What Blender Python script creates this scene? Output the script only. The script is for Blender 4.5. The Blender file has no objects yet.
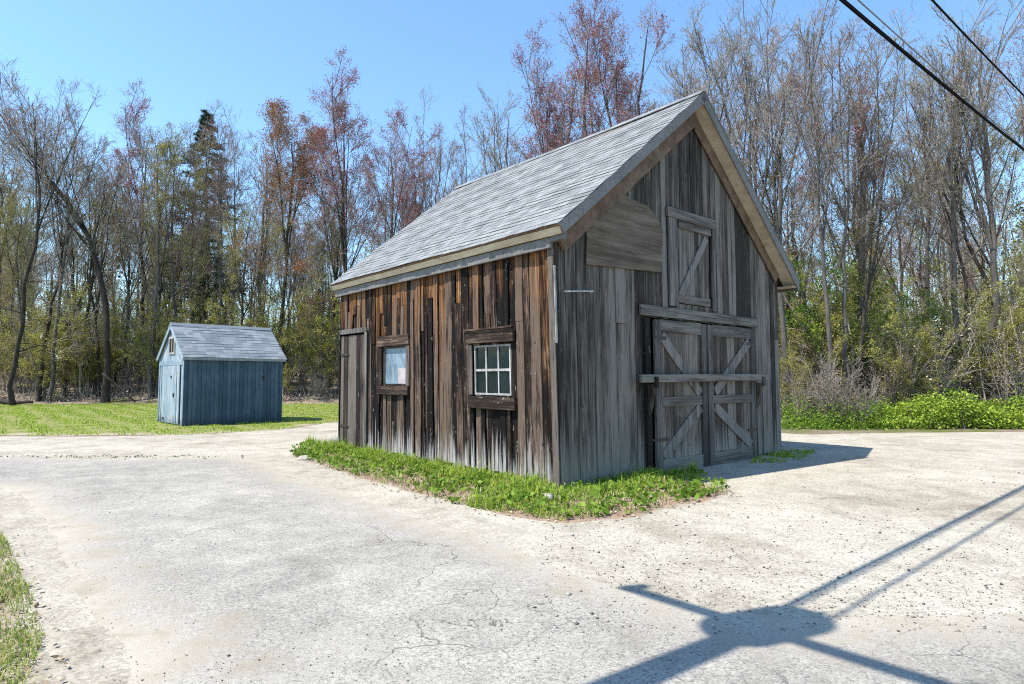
import bpy, bmesh, math, random, mathutils.geometry
import numpy as np
from mathutils import Vector, Matrix

R = math.radians
scene = bpy.context.scene
COL = scene.collection
rng = np.random.default_rng(7)
random.seed(7)

# ------------------------------------------------------------------ camera / world / sun
F_PX, W_PX, H_PX, EYE = 619.0, 1024, 684, 1.6
PITCH = math.atan(36 / F_PX)
cam_d = bpy.data.cameras.new("camera")
cam_d.sensor_width = 36
cam_d.lens = F_PX / W_PX * 36
cam_d.clip_start = 0.05
cam_d.clip_end = 3000
cam = bpy.data.objects.new("camera", cam_d)
cam.location = (0, 0, EYE)
cam.rotation_euler = (math.pi / 2 + PITCH, 0, 0)
COL.objects.link(cam)
scene.camera = cam

SUN = Vector((-0.527, -0.224, 1.0)).normalized()
SUN_EL = math.asin(SUN.z)
world = bpy.data.worlds.new("World")
scene.world = world
world.use_nodes = True
wn = world.node_tree
bg = wn.nodes["Background"]
sky = wn.nodes.new("ShaderNodeTexSky")
sky.sky_type = 'NISHITA'
sky.sun_disc = False
sky.sun_elevation = SUN_EL
sky.sun_rotation = math.atan2(SUN.x, SUN.y)
sky.air_density = 1.15
sky.dust_density = 0.3
sky.ozone_density = 1.6
tint = wn.nodes.new("ShaderNodeMix")
tint.data_type = 'RGBA'
tint.blend_type = 'MULTIPLY'
tint.inputs[0].default_value = 1
tint.inputs[7].default_value = (.85, 1.06, 1.19, 1)
wn.links.new(sky.outputs[0], tint.inputs[6])
wn.links.new(tint.outputs[2], bg.inputs[0])
bg.inputs[1].default_value = 0.15
sun_d = bpy.data.lights.new("sun", 'SUN')
sun_d.energy = 5.0
sun_d.angle = R(0.45)
sun_d.color = (1.0, 0.95, 0.87)
sun = bpy.data.objects.new("sun", sun_d)
sun.rotation_euler = SUN.to_track_quat('Z', 'Y').to_euler()
sun.location = (-20, -10, 40)
COL.objects.link(sun)
vs = scene.view_settings
vs.view_transform = 'Standard'
vs.look = 'None'
vs.gamma = 1
vs.use_curve_mapping = False
vs.exposure = 0.75
scene.cycles.use_denoising = False
scene.cycles.filter_width = 1.1
scene.cycles.sample_clamp_indirect = 3.0
scene.cycles.max_bounces = 6
scene.cycles.transparent_max_bounces = 8


def ground_pt(px, py, z=0.0):
    x = (px - 512) / F_PX
    u = (342 - py) / F_PX
    d = Vector((x, math.cos(PITCH) - u * math.sin(PITCH), math.sin(PITCH) + u * math.cos(PITCH)))
    t = (z - EYE) / d.z
    return (d.x * t, d.y * t)


def dir_at(px, depth):
    return ((px - 512) / F_PX * depth, depth)


# ------------------------------------------------------------------ node helper
class NT:
    def __init__(self, name, rough=0.9, spec=0.2):
        self.m = bpy.data.materials.new(name)
        self.m.use_nodes = True
        self.t = self.m.node_tree
        self.b = self.t.nodes["Principled BSDF"]
        self.b.inputs["Roughness"].default_value = rough
        self.b.inputs["Specular IOR Level"].default_value = spec

    def n(self, typ, ins=None, **kw):
        nd = self.t.nodes.new("ShaderNode" + typ)
        for k, v in kw.items():
            setattr(nd, k, v)
        for k, v in (ins or {}).items():
            s = nd.inputs[k]
            if hasattr(v, "links") or isinstance(v, bpy.types.NodeSocket):
                self.t.links.new(v, s)
            else:
                if isinstance(v, (tuple, list)) and len(v) == 3 and s.type == 'RGBA':
                    v = (*v, 1)
                s.default_value = v
        return nd

    def co(self, scale=(1, 1, 1), loc=(0, 0, 0), src="Object"):
        tc = self.n("TexCoord")
        return self.n("Mapping", {"Vector": tc.outputs[src], "Scale": scale, "Location": loc}).outputs[0]

    def noise(self, vec, scale, detail=5, rough=0.6, dist=0.0, w=None):
        ins = {"Vector": vec, "Scale": scale, "Detail": detail, "Roughness": rough, "Distortion": dist}
        if w is not None:
            nd = self.n("TexNoise", noise_dimensions='4D')
            ins["W"] = w
            for k, v in ins.items():
                if isinstance(v, bpy.types.NodeSocket):
                    self.t.links.new(v, nd.inputs[k])
                else:
                    nd.inputs[k].default_value = v
            return nd.outputs[0]
        return self.n("TexNoise", ins).outputs[0]

    def ramp(self, fac, stops, interp='LINEAR'):
        nd = self.n("ValToRGB", {"Fac": fac})
        cr = nd.color_ramp
        cr.interpolation = interp
        while len(cr.elements) > 1:
            cr.elements.remove(cr.elements[-1])
        cr.elements[0].position = stops[0][0]
        cr.elements[0].color = self._c(stops[0][1])
        for p, c in stops[1:]:
            e = cr.elements.new(p)
            e.color = self._c(c)
        return nd.outputs[0]

    @staticmethod
    def _c(c):
        if isinstance(c, (int, float)):
            return (c, c, c, 1)
        return (*c, 1)

    def mix(self, fac, a, b, mode='MIX'):
        nd = self.n("Mix", data_type='RGBA', blend_type=mode)
        for s, v in ((nd.inputs[0], fac), (nd.inputs[6], a), (nd.inputs[7], b)):
            if isinstance(v, bpy.types.NodeSocket):
                self.t.links.new(v, s)
            else:
                if isinstance(v, (tuple, list)):
                    v = (*v, 1)
                elif s.type == 'RGBA':
                    v = (v, v, v, 1)
                s.default_value = v
        return nd.outputs[2]

    def math(self, op, a, b=0.0, clamp=False):
        return self.n("Math", {0: a, 1: b}, operation=op, use_clamp=clamp).outputs[0]

    def rangemap(self, v, a, b, c=0.0, d=1.0):
        return self.n("MapRange", {0: v, 1: a, 2: b, 3: c, 4: d}).outputs[0]

    def attr(self, name):
        return self.n("Attribute", attribute_name=name).outputs[2]

    def xyz(self, src="Object"):
        return self.n("SeparateXYZ", {0: self.n("TexCoord").outputs[src]}).outputs

    def done(self, col, bump=None, strength=0.3, dist=0.01, rough=None):
        if isinstance(col, bpy.types.NodeSocket):
            self.t.links.new(col, self.b.inputs["Base Color"])
        else:
            self.b.inputs["Base Color"].default_value = (*col, 1)
        if bump is not None:
            bp = self.n("Bump", {"Height": bump, "Strength": strength, "Distance": dist})
            self.t.links.new(bp.outputs[0], self.b.inputs["Normal"])
        if rough is not None:
            self.t.links.new(rough, self.b.inputs["Roughness"])
        return self.m


# ------------------------------------------------------------------ materials
def wood_vertical(name, dark, mid, light, warm=None, warm_z=(2.3, 3.3), pale=None, pale_z=(1.0, 0.1), warm_amt=1.0, axis='z', hl=0.5, contrast=1.5, streak=.7, vary=.26):
    k = NT(name, 0.85, 0.15)
    rnd = k.attr("rnd")
    sc = {'z': (1, 1, .045), 'x': (.045, 1, 1), 'y': (1, .045, 1)}[axis]
    v = k.co(sc)
    w = k.math('MULTIPLY', rnd, 37.0)
    g1 = k.noise(v, 26, 6, .65, .25, w)
    g2 = k.noise(v, 7, 4, .6, .4, w)
    sc2 = {'z': (1, 1, .22), 'x': (.22, 1, 1), 'y': (1, .22, 1)}[axis]
    blot = k.noise(k.co(sc2), 5.0, 4, .65, .6, w)
    base = k.math('ADD', k.math('MULTIPLY', g1, .55), k.math('MULTIPLY', g2, .45))
    base = k.math('ADD', base, k.math('MULTIPLY', k.math('SUBTRACT', rnd, .5), vary))
    base = k.math('ADD', base, k.math('MULTIPLY', k.math('SUBTRACT', blot, .5), .35))
    base = k.math('ADD', .5, k.math('MULTIPLY', k.math('SUBTRACT', base, .5), contrast))
    col = k.ramp(base, [(.34, dark), (.5, mid), (.68, light)])
    zz = k.xyz()[2]
    if warm:
        wm = k.rangemap(zz, warm_z[0], warm_z[1])
        wn_ = k.math('ADD', k.math('MULTIPLY', wm, .34 * warm_amt), k.math('ADD', k.math('MULTIPLY', blot, .6), k.math('MULTIPLY', k.math('FRACT', k.math('MULTIPLY', rnd, 7.3)), .22)))
        wf = k.rangemap(wn_, .58, .74)
        wcol = k.ramp(g1, [(.36, dark), (.46, warm[0]), (.6, warm[1]), (.72, warm[2])])
        col = k.mix(wf, col, wcol)
    if pale:
        pz = k.rangemap(zz, pale_z[0], pale_z[1])
        pn = k.math('ADD', k.math('MULTIPLY', pz, .38), k.math('MULTIPLY', k.noise(v, 14, 5, .65, .3, k.math('ADD', w, 5.0)), .75))
        pf = k.rangemap(pn, .56, .72)
        col = k.mix(pf, col, pale)
    st = k.rangemap(k.noise(k.co({'z': (1, 1, .03), 'x': (.03, 1, 1), 'y': (1, .03, 1)}[axis]), 42, 4, .7, .2, k.math('ADD', w, 3.0)), .44, .36)
    col = k.mix(k.math('MULTIPLY', st, streak), col, tuple(c * .45 for c in dark))
    # knots
    kn = k.n("TexVoronoi", {"Vector": k.co({'z': (3.2, 3.2, 1.5), 'x': (1.5, 3.2, 3.2), 'y': (3.2, 1.5, 3.2)}[axis]), "Scale": 1.6, "Randomness": 1.0}).outputs[0]
    kf = k.rangemap(kn, .085, .05)
    col = k.mix(k.math('MULTIPLY', kf, .75), col, tuple(c * .6 for c in dark))
    fl = k.rangemap(k.noise(k.co({'z': (1, 1, .35), 'x': (.35, 1, 1), 'y': (1, .35, 1)}[axis]), 19, 4, .72, .3, k.math('ADD', w, 11.0)), .62, .7)
    col = k.mix(k.math('MULTIPLY', fl, hl), col, (.42, .37, .31))
    return k.done(col, g1, .6, .012)


def plain_wood(name, a, b, sc=(1, 1, 1), s=18, bump=.4):
    k = NT(name, .8, .2)
    n1 = k.noise(k.co(sc), s, 6, .65, .3)
    n2 = k.noise(k.co(), 1.7, 4, .6)
    f = k.math('ADD', k.math('MULTIPLY', n1, .65), k.math('MULTIPLY', n2, .35))
    f = k.math('ADD', f, k.math('MULTIPLY', k.math('SUBTRACT', k.attr("rnd"), .5), .15))
    return k.done(k.ramp(f, [(.36, a), (.64, b)]), n1, bump, .006)


M = {}
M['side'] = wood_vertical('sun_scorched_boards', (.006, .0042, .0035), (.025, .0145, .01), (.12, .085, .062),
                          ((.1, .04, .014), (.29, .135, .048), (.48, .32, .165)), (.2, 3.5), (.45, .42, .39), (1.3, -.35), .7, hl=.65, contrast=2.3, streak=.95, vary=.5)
M['front'] = wood_vertical('grey_boards', (.028, .024, .02), (.088, .077, .064), (.19, .17, .145),  # grey boards, tones set darker to deepen the gable's shade
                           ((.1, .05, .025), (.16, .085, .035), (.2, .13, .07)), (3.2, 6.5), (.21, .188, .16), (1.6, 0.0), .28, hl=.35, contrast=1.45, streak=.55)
M['door'] = wood_vertical('door_planks', (.045, .036, .028), (.115, .095, .075), (.2, .172, .142), None, pale=(.25, .225, .2), pale_z=(1.2, 0), hl=.4)
M['trim_v'] = wood_vertical('grey_trim_upright', (.045, .041, .036), (.11, .1, .088), (.2, .186, .166), hl=.35)
M['trim_h'] = wood_vertical('grey_trim_level', (.045, .04, .034), (.11, .098, .084), (.2, .182, .158), axis='x', hl=.35)
M['casing_y'] = wood_vertical('brown_casing', (.02, .013, .01), (.075, .05, .036), (.24, .17, .12), axis='y', hl=.6, contrast=1.8)
M['casing_v'] = wood_vertical('brown_casing_upright', (.014, .011, .009), (.045, .034, .028), (.13, .108, .09), hl=.5, contrast=1.7)
M['ply'] = wood_vertical('weathered_plywood', (.07, .053, .038), (.15, .12, .09), (.235, .195, .15), axis='x', hl=.2, contrast=1.05, streak=.45)
M['back'] = plain_wood('dark_backing', (.008, .007, .006), (.02, .017, .015), (1, 1, .1))  # near-black, stands in for the shade in the board gaps
M['cream'] = plain_wood('bare_cream_board', (.38, .31, .2), (.62, .53, .39), (.12, .12, 1))
M['rake_grey'] = plain_wood('grey_rake_paint', (.085, .085, .08), (.2, .195, .185), (1, 1, 1))
M['soffit'] = plain_wood('tan_soffit', (.3, .245, .17), (.52, .44, .33), (.3, .3, .3))
M['soffit_brown'] = plain_wood('brown_soffit', (.09, .06, .04), (.22, .155, .105), (.3, .3, .3))
M['white_paint'] = plain_wood('chalky_white_paint', (.22, .21, .19), (.5, .49, .46), (1, 1, .3), 14)


def shingle_mat(name, a, b, c):
    k = NT(name, .9, .15)
    rnd = k.attr("rnd")
    n = k.noise(k.co(), 90, 3, .7)
    big = k.noise(k.co(), 1.4, 4, .6)
    f = k.math('ADD', k.math('MULTIPLY', rnd, .42), k.math('ADD', k.math('MULTIPLY', n, .35), k.math('MULTIPLY', big, .3)))
    return k.done(k.ramp(f, [(.2, a), (.5, b), (.85, c)]), n, .5, .004)


M['shingle'] = shingle_mat('pale_grey_shingles', (.115, .12, .12), (.19, .197, .197), (.265, .27, .267))
M['shingle_shed'] = shingle_mat('slate_grey_shingles', (.11, .13, .15), (.165, .19, .21), (.24, .265, .285))


def blue_mat(name, a, b, c, chip, amt):
    k = NT(name, .65, .3)
    v = k.co((1, 1, .12))
    n1 = k.noise(v, 20, 5, .65, .2)
    n2 = k.noise(k.co(), 1.6, 4, .6)
    f = k.math('ADD', k.math('MULTIPLY', n1, .5), k.math('MULTIPLY', n2, .5))
    f = k.math('ADD', f, k.math('MULTIPLY', k.math('SUBTRACT', k.attr("rnd"), .5), .2))
    col = k.ramp(f, [(.36, a), (.5, b), (.66, c)])
    zd = k.rangemap(k.xyz()[2], .55, 0.0)
    dirt = k.rangemap(k.math('ADD', k.math('MULTIPLY', zd, .5), k.math('MULTIPLY', k.noise(k.co(), 5, 5, .7), .6)), .5, .75)
    col = k.mix(k.math('MULTIPLY', dirt, .6), col, (.05, .06, .055))
    ch = k.rangemap(k.noise(k.co((1, 1, .3)), 9, 5, .7, .4), amt, amt + .05)
    col = k.mix(ch, col, chip)
    return k.done(col, n1, .3, .006)


M['shed_blue'] = blue_mat('shed_blue_paint', (.034, .068, .1), (.052, .095, .134), (.086, .138, .178), (.14, .2, .25), .68)
M['shed_pale'] = blue_mat('pale_blue_paint', (.17, .235, .29), (.25, .31, .36), (.36, .405, .435), (.4, .37, .33), .56)  # paler, greyer blue with tan chips, for the gable with the door
M['shed_trim'] = blue_mat('shed_trim_paint', (.14, .205, .26), (.2, .265, .32), (.3, .36, .4), (.45, .46, .46), .6)


def flat(name, c, rough=.6, spec=.3, metal=0.0, var=.25, s=8):
    k = NT(name, rough, spec)
    k.b.inputs["Metallic"].default_value = metal
    n = k.noise(k.co(), s, 5, .6)
    return k.done(k.ramp(n, [(.3, tuple(x * (1 - var) for x in c)), (.7, tuple(min(1, x * (1 + var)) for x in c))]), n, .15, .005)


def glass_mat(name, c, rough):
    k = NT(name, rough, .22)
    n = k.noise(k.co((1, 1, .5)), 5, 5, .65, .5)
    col = k.ramp(n, [(.35, tuple(x * .6 for x in c)), (.65, tuple(x * 1.4 for x in c))])
    m = k.done(col, k.noise(k.co(), 3, 2), .06, .01)
    return m


M['glass_dark'] = glass_mat('dark_teal_glass', (.006, .016, .017), .08)
M['glass_blue'] = glass_mat('blue_filmed_glass', (.15, .215, .265), .25)
M['paper'] = flat('faded_paper', (.4, .35, .355), .8, .1)
M['iron'] = flat('rusty_iron', (.05, .04, .035), .6, .4, .6)
M['black'] = flat('black_rubber', (.008, .008, .009), .9, .05)
M['wire_grey'] = flat('dull_aluminium', (.2, .21, .22), .45, .4, .6)
M['pole_wood'] = plain_wood('tarred_pole_wood', (.06, .045, .035), (.15, .12, .09), (1, 1, .06))
M['can_grey'] = flat('transformer_grey', (.28, .3, .31), .5, .4)
M['porcelain'] = flat('porcelain', (.35, .3, .27), .25, .5)
M['stone'] = flat('pale_stone', (.34, .31, .27), .9, .15, 0, .4, 3)


def bark(name, a, b):
    k = NT(name, .95, .1)
    n = k.noise(k.co((1, 1, .18)), 9, 5, .7, .3)
    big = k.noise(k.co((1, 1, .6)), .9, 3, .6)
    f = k.math('ADD', k.math('MULTIPLY', n, .6), k.math('MULTIPLY', big, .4))
    return k.done(k.ramp(f, [(.35, a), (.65, b)]), n, .7, .03)


M['bark_dark'] = bark('dark_bark', (.022, .018, .015), (.085, .07, .058))
M['bark_grey'] = bark('grey_bark', (.052, .046, .04), (.165, .148, .13))


def leaf(name, stops, trans=.0):
    k = NT(name, .8, .15)
    rnd = k.attr("rnd")
    col = k.ramp(rnd, stops)
    m = k.done(col)
    if trans:   # light passes through thin leaves and blades
        tr = k.n("BsdfTranslucent", {"Color": col})
        mx = k.n("MixShader", {0: trans, 1: k.b.outputs[0], 2: tr.outputs[0]})
        out = [q for q in k.t.nodes if q.type == 'OUTPUT_MATERIAL'][0]
        k.t.links.new(mx.outputs[0], out.inputs[0])
    return m


M['twig'] = leaf('grey_twigs', [(0, (.15, .125, .1)), (1, (.4, .35, .29))])
M['twig_dark'] = leaf('brown_twigs', [(0, (.08, .066, .057)), (1, (.22, .185, .16))])
M['bud_red'] = leaf('red_buds', [(0, (.17, .045, .06)), (.6, (.34, .1, .13)), (1, (.42, .2, .19))], .38)
M['leaf_orange'] = leaf('rust_leaves', [(0, (.16, .05, .022)), (.6, (.32, .125, .05)), (1, (.38, .24, .09))], .38)
M['leaf_yellow'] = leaf('yellow_green_leaves', [(0, (.15, .15, .03)), (.6, (.34, .33, .07)), (1, (.46, .42, .14))], .38)
M['leaf_green'] = leaf('fresh_green_leaves', [(0, (.07, .13, .015)), (.6, (.16, .27, .03)), (1, (.27, .36, .06))], .38)
M['leaf_tan'] = leaf('dry_tan_leaves', [(0, (.18, .13, .08)), (.6, (.36, .28, .19)), (1, (.5, .42, .31))])
M['needle'] = leaf('dark_needles', [(0, (.02, .042, .024)), (.6, (.045, .08, .042)), (1, (.09, .13, .075))])
M['grass'] = leaf('grass_blades', [(0, (.1, .17, .018)), (.45, (.24, .36, .038)), (.7, (.38, .46, .07)), (.85, (.52, .52, .16)), (1, (.58, .5, .28))], .38)
M['grass_lawn'] = leaf('lawn_blades', [(0, (.12, .2, .015)), (.45, (.27, .41, .035)), (.75, (.4, .5, .07)), (.9, (.5, .48, .16)), (1, (.5, .42, .2))], .38)
M['grass_dry'] = leaf('half_dry_blades', [(0, (.12, .18, .03)), (.45, (.24, .31, .06)), (.65, (.4, .38, .15)), (1, (.52, .44, .28))], .38)
M['shrub'] = leaf('bright_shrub_leaves', [(0, (.1, .17, .018)), (.5, (.26, .38, .04)), (1, (.48, .54, .1))], .38)


def forest_floor():
    k = NT('leaf_litter', .95, .1)
    n = k.noise(k.co(), 5.0, 8, .75, .3)
    n2 = k.noise(k.co(), .25, 4, .6)
    col = k.ramp(n, [(.3, (.09, .066, .047)), (.46, (.22, .17, .125)), (.58, (.34, .275, .205)), (.72, (.46, .39, .31))])
    gr = k.rangemap(k.math('ADD', n2, k.math('MULTIPLY', n, .3)), .68, .78)
    col = k.mix(gr, col, k.ramp(n, [(.3, (.07, .09, .02)), (.7, (.2, .22, .06))]))
    return k.done(col, n, 1.0, .12)


def gravel_mat():
    k = NT('compacted_gravel', .95, .1)
    big = k.noise(k.co(), .45, 5, .6, .5)
    midn = k.noise(k.co(), 2.2, 6, .68, .4)
    fine = k.noise(k.co(), 75, 3, .75)
    sp = k.n("TexVoronoi", {"Vector": k.co(), "Scale": 48.0}).outputs
    grain = k.n("SeparateColor", {0: sp[1]}).outputs[0]
    f = k.math('ADD', k.math('MULTIPLY', big, .5), k.math('MULTIPLY', midn, .5))
    col = k.ramp(f, [(.34, (.225, .193, .148)), (.45, (.335, .3, .24)), (.56, (.41, .374, .305)), (.68, (.465, .428, .352))])
    tint = k.ramp(grain, [(0, (.52, .52, .53)), (.45, (.95, .95, .95)), (1, (1.25, 1.25, 1.24))])
    col = k.mix(.55, col, tint, 'MULTIPLY')
    holes = k.rangemap(k.math('ADD', k.math('MULTIPLY', fine, .8), k.math('MULTIPLY', midn, .25)), .36, .3)
    col = k.mix(k.math('MULTIPLY', holes, .85), col, (.1, .085, .07))
    # stony strip of darker grit
    bl = k.rangemap(k.noise(k.co((1, 1, 1), (4, 9, 0)), .8, 6, .72, .8), .585, .68)
    col = k.mix(k.math('MULTIPLY', k.math('MULTIPLY', bl, .6), grain), col, (.14, .125, .11))
    h = k.math('ADD', k.math('MULTIPLY', fine, .5), k.math('ADD', k.math('MULTIPLY', grain, .3), midn))
    return k.done(col, h, .65, .02)


def asphalt_mat():
    k = NT('sun_bleached_asphalt', .9, .2)
    big = k.noise(k.co(), .4, 5, .62, .5)
    midn = k.noise(k.co(), 2.6, 6, .7, .4)
    sp = k.n("TexVoronoi", {"Vector": k.co(), "Scale": 80.0}).outputs
    grain = k.n("SeparateColor", {0: sp[1]}).outputs[0]
    fine = k.noise(k.co(), 110, 2, .7)
    f = k.math('ADD', k.math('MULTIPLY', big, .55), k.math('MULTIPLY', midn, .45))
    col = k.ramp(f, [(.34, (.19, .175, .15)), (.46, (.28, .26, .226)), (.57, (.35, .325, .28)), (.68, (.43, .395, .33))])
    tint = k.ramp(grain, [(0, (.4, .4, .41)), (.25, (.82, .82, .83)), (.7, (1.06, 1.06, 1.05)), (1, (1.32, 1.31, 1.29))])
    col = k.mix(.72, col, tint, 'MULTIPLY')
    pits = k.rangemap(k.math('ADD', k.math('MULTIPLY', fine, .85), k.math('MULTIPLY', midn, .2)), .38, .3)
    col = k.mix(k.math('MULTIPLY', pits, .9), col, (.05, .05, .05))
    # sandy drift
    sand = k.rangemap(k.noise(k.co((1, 1, 1), (3, 1, 0)), .7, 5, .65, .6), .56, .7)
    col = k.mix(k.math('MULTIPLY', sand, .4), col, (.4, .365, .3))
    # cracks
    dv = k.n("TexNoise", {"Vector": k.co(), "Scale": 2.6, "Detail": 5.0}).outputs[1]
    wv = k.n("VectorMath", {0: k.co(), 1: k.n("VectorMath", {0: dv, "Scale": .55}, operation='SCALE').outputs[0]}, operation='ADD').outputs[0]

    def crack(scale, w):
        d = k.n("TexVoronoi", {"Vector": wv, "Scale": scale}, feature='DISTANCE_TO_EDGE').outputs[0]
        return k.rangemap(d, w, w * .35)
    x, y, _ = k.xyz()

    def spot(cx, cy, r):
        dx = k.math('SUBTRACT', x, cx)
        dy = k.math('SUBTRACT', y, cy)
        return k.rangemap(k.math('SQRT', k.math('ADD', k.math('MULTIPLY', dx, dx), k.math('MULTIPLY', dy, dy))), r, r * .5)
    c1 = k.math('MULTIPLY', crack(2.3, .011), k.math('MAXIMUM', spot(-.05, 4.35, .75), k.math('MULTIPLY', spot(2.9, 3.95, 1.0), .8)))
    patchy = k.rangemap(k.noise(k.co((1, 1, 1), (7, 2, 0)), .55, 3, .6), .52, .62)
    c2 = k.math('MULTIPLY', crack(.75, .0075), patchy)
    cr = k.math('MAXIMUM', c1, k.math('MULTIPLY', c2, .8))
    cr = k.math('MULTIPLY', cr, k.rangemap(midn, .38, .5))
    col = k.mix(k.math('MULTIPLY', cr, .75), col, (.08, .07, .06))
    # frayed edge: the sand below shows through
    e = k.rangemap(k.math('ADD', k.attr("edge"), k.math('MULTIPLY', k.math('SUBTRACT', k.math('ADD', k.math('MULTIPLY', midn, .6), k.math('MULTIPLY', big, .4)), .5), 2.6)), .05, .5)
    col = k.mix(e, k.ramp(midn, [(.35, (.3, .26, .2)), (.65, (.45, .405, .33))]), col)
    h = k.math('SUBTRACT', k.math('ADD', k.math('MULTIPLY', grain, .5), k.math('ADD', fine, k.math('MULTIPLY', midn, .6))), k.math('MULTIPLY', cr, 2.0))
    return k.done(col, h, .6, .012)


def soil_mat(name, outer, inner, inner2):
    k = NT(name, .95, .1)
    n = k.noise(k.co(), 6, 7, .75, .3)
    fine = k.noise(k.co(), 60, 3, .7)
    a = k.ramp(n, [(.3, tuple(c * .7 for c in outer)), (.7, tuple(c * 1.2 for c in outer))])
    b = k.ramp(n, [(.35, inner), (.65, inner2)])
    e = k.rangemap(k.math('ADD', k.attr("edge"), k.math('MULTIPLY', k.math('SUBTRACT', n, .5), 2.0)), .3, .75)
    col = k.mix(e, a, b)
    sp = k.rangemap(fine, .4, .32)
    col = k.mix(k.math('MULTIPLY', sp, .6), col, (.06, .045, .035))
    return k.done(col, k.math('ADD', n, k.math('MULTIPLY', fine, .4)), .8, .03)


M['floor'] = forest_floor()
M['gravel'] = gravel_mat()
M['asphalt'] = asphalt_mat()
M['soil'] = soil_mat('edge_soil', (.38, .335, .265), (.22, .15, .105), (.33, .24, .17))
M['lawn'] = soil_mat('lawn_soil', (.36, .31, .22), (.13, .15, .04), (.27, .26, .1))


# ------------------------------------------------------------------ mesh helpers
def link(name, mesh, parent=None):
    o = bpy.data.objects.new(name, mesh)
    COL.objects.link(o)
    if parent:
        o.parent = parent
    return o


def tag(o, label=None, cat=None, group=None, kind=None):
    if label:
        o["label"] = label
    if cat:
        o["category"] = cat
    if group:
        o["group"] = group
    if kind:
        o["kind"] = kind
    return o


def empty(name, loc, rz, label, cat, group=None):
    o = bpy.data.objects.new(name, None)
    o.empty_display_size = .3
    o.location = loc
    o.rotation_euler = (0, 0, rz)
    COL.objects.link(o)
    return tag(o, label, cat, group)


def np_mesh(name, V, groups, rnd=None, edge=None, smooth=False):
    """groups: list of (faces (M,k) int array, material)"""
    me = bpy.data.meshes.new(name)
    V = np.asarray(V, np.float32)
    me.vertices.add(len(V))
    me.vertices.foreach_set("co", V.ravel())
    groups = [(np.asarray(f, np.int32), m) for f, m in groups if len(f)]
    nl = sum(f.size for f, _ in groups)
    npoly = sum(len(f) for f, _ in groups)
    me.loops.add(nl)
    me.polygons.add(npoly)
    me.loops.foreach_set("vertex_index", np.concatenate([f.ravel() for f, _ in groups]))
    starts, mi, s, slots = [], [], 0, []
    for f, m in groups:
        k = f.shape[1]
        starts.append(s + np.arange(len(f)) * k)
        s += f.size
        if m not in slots:
            slots.append(m)
            me.materials.append(m)
        mi.append(np.full(len(f), slots.index(m)))
    me.polygons.foreach_set("loop_start", np.concatenate(starts).astype(np.int32))
    me.polygons.foreach_set("material_index", np.concatenate(mi).astype(np.int32))
    if smooth:
        me.polygons.foreach_set("use_smooth", np.ones(npoly, bool))
    for nm, a in (("rnd", rnd), ("edge", edge)):
        if a is not None:
            at = me.attributes.new(nm, 'FLOAT', 'POINT')
            at.data.foreach_set("value", np.asarray(a, np.float32))
    me.update(calc_edges=True)
    me.validate()
    return me


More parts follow.
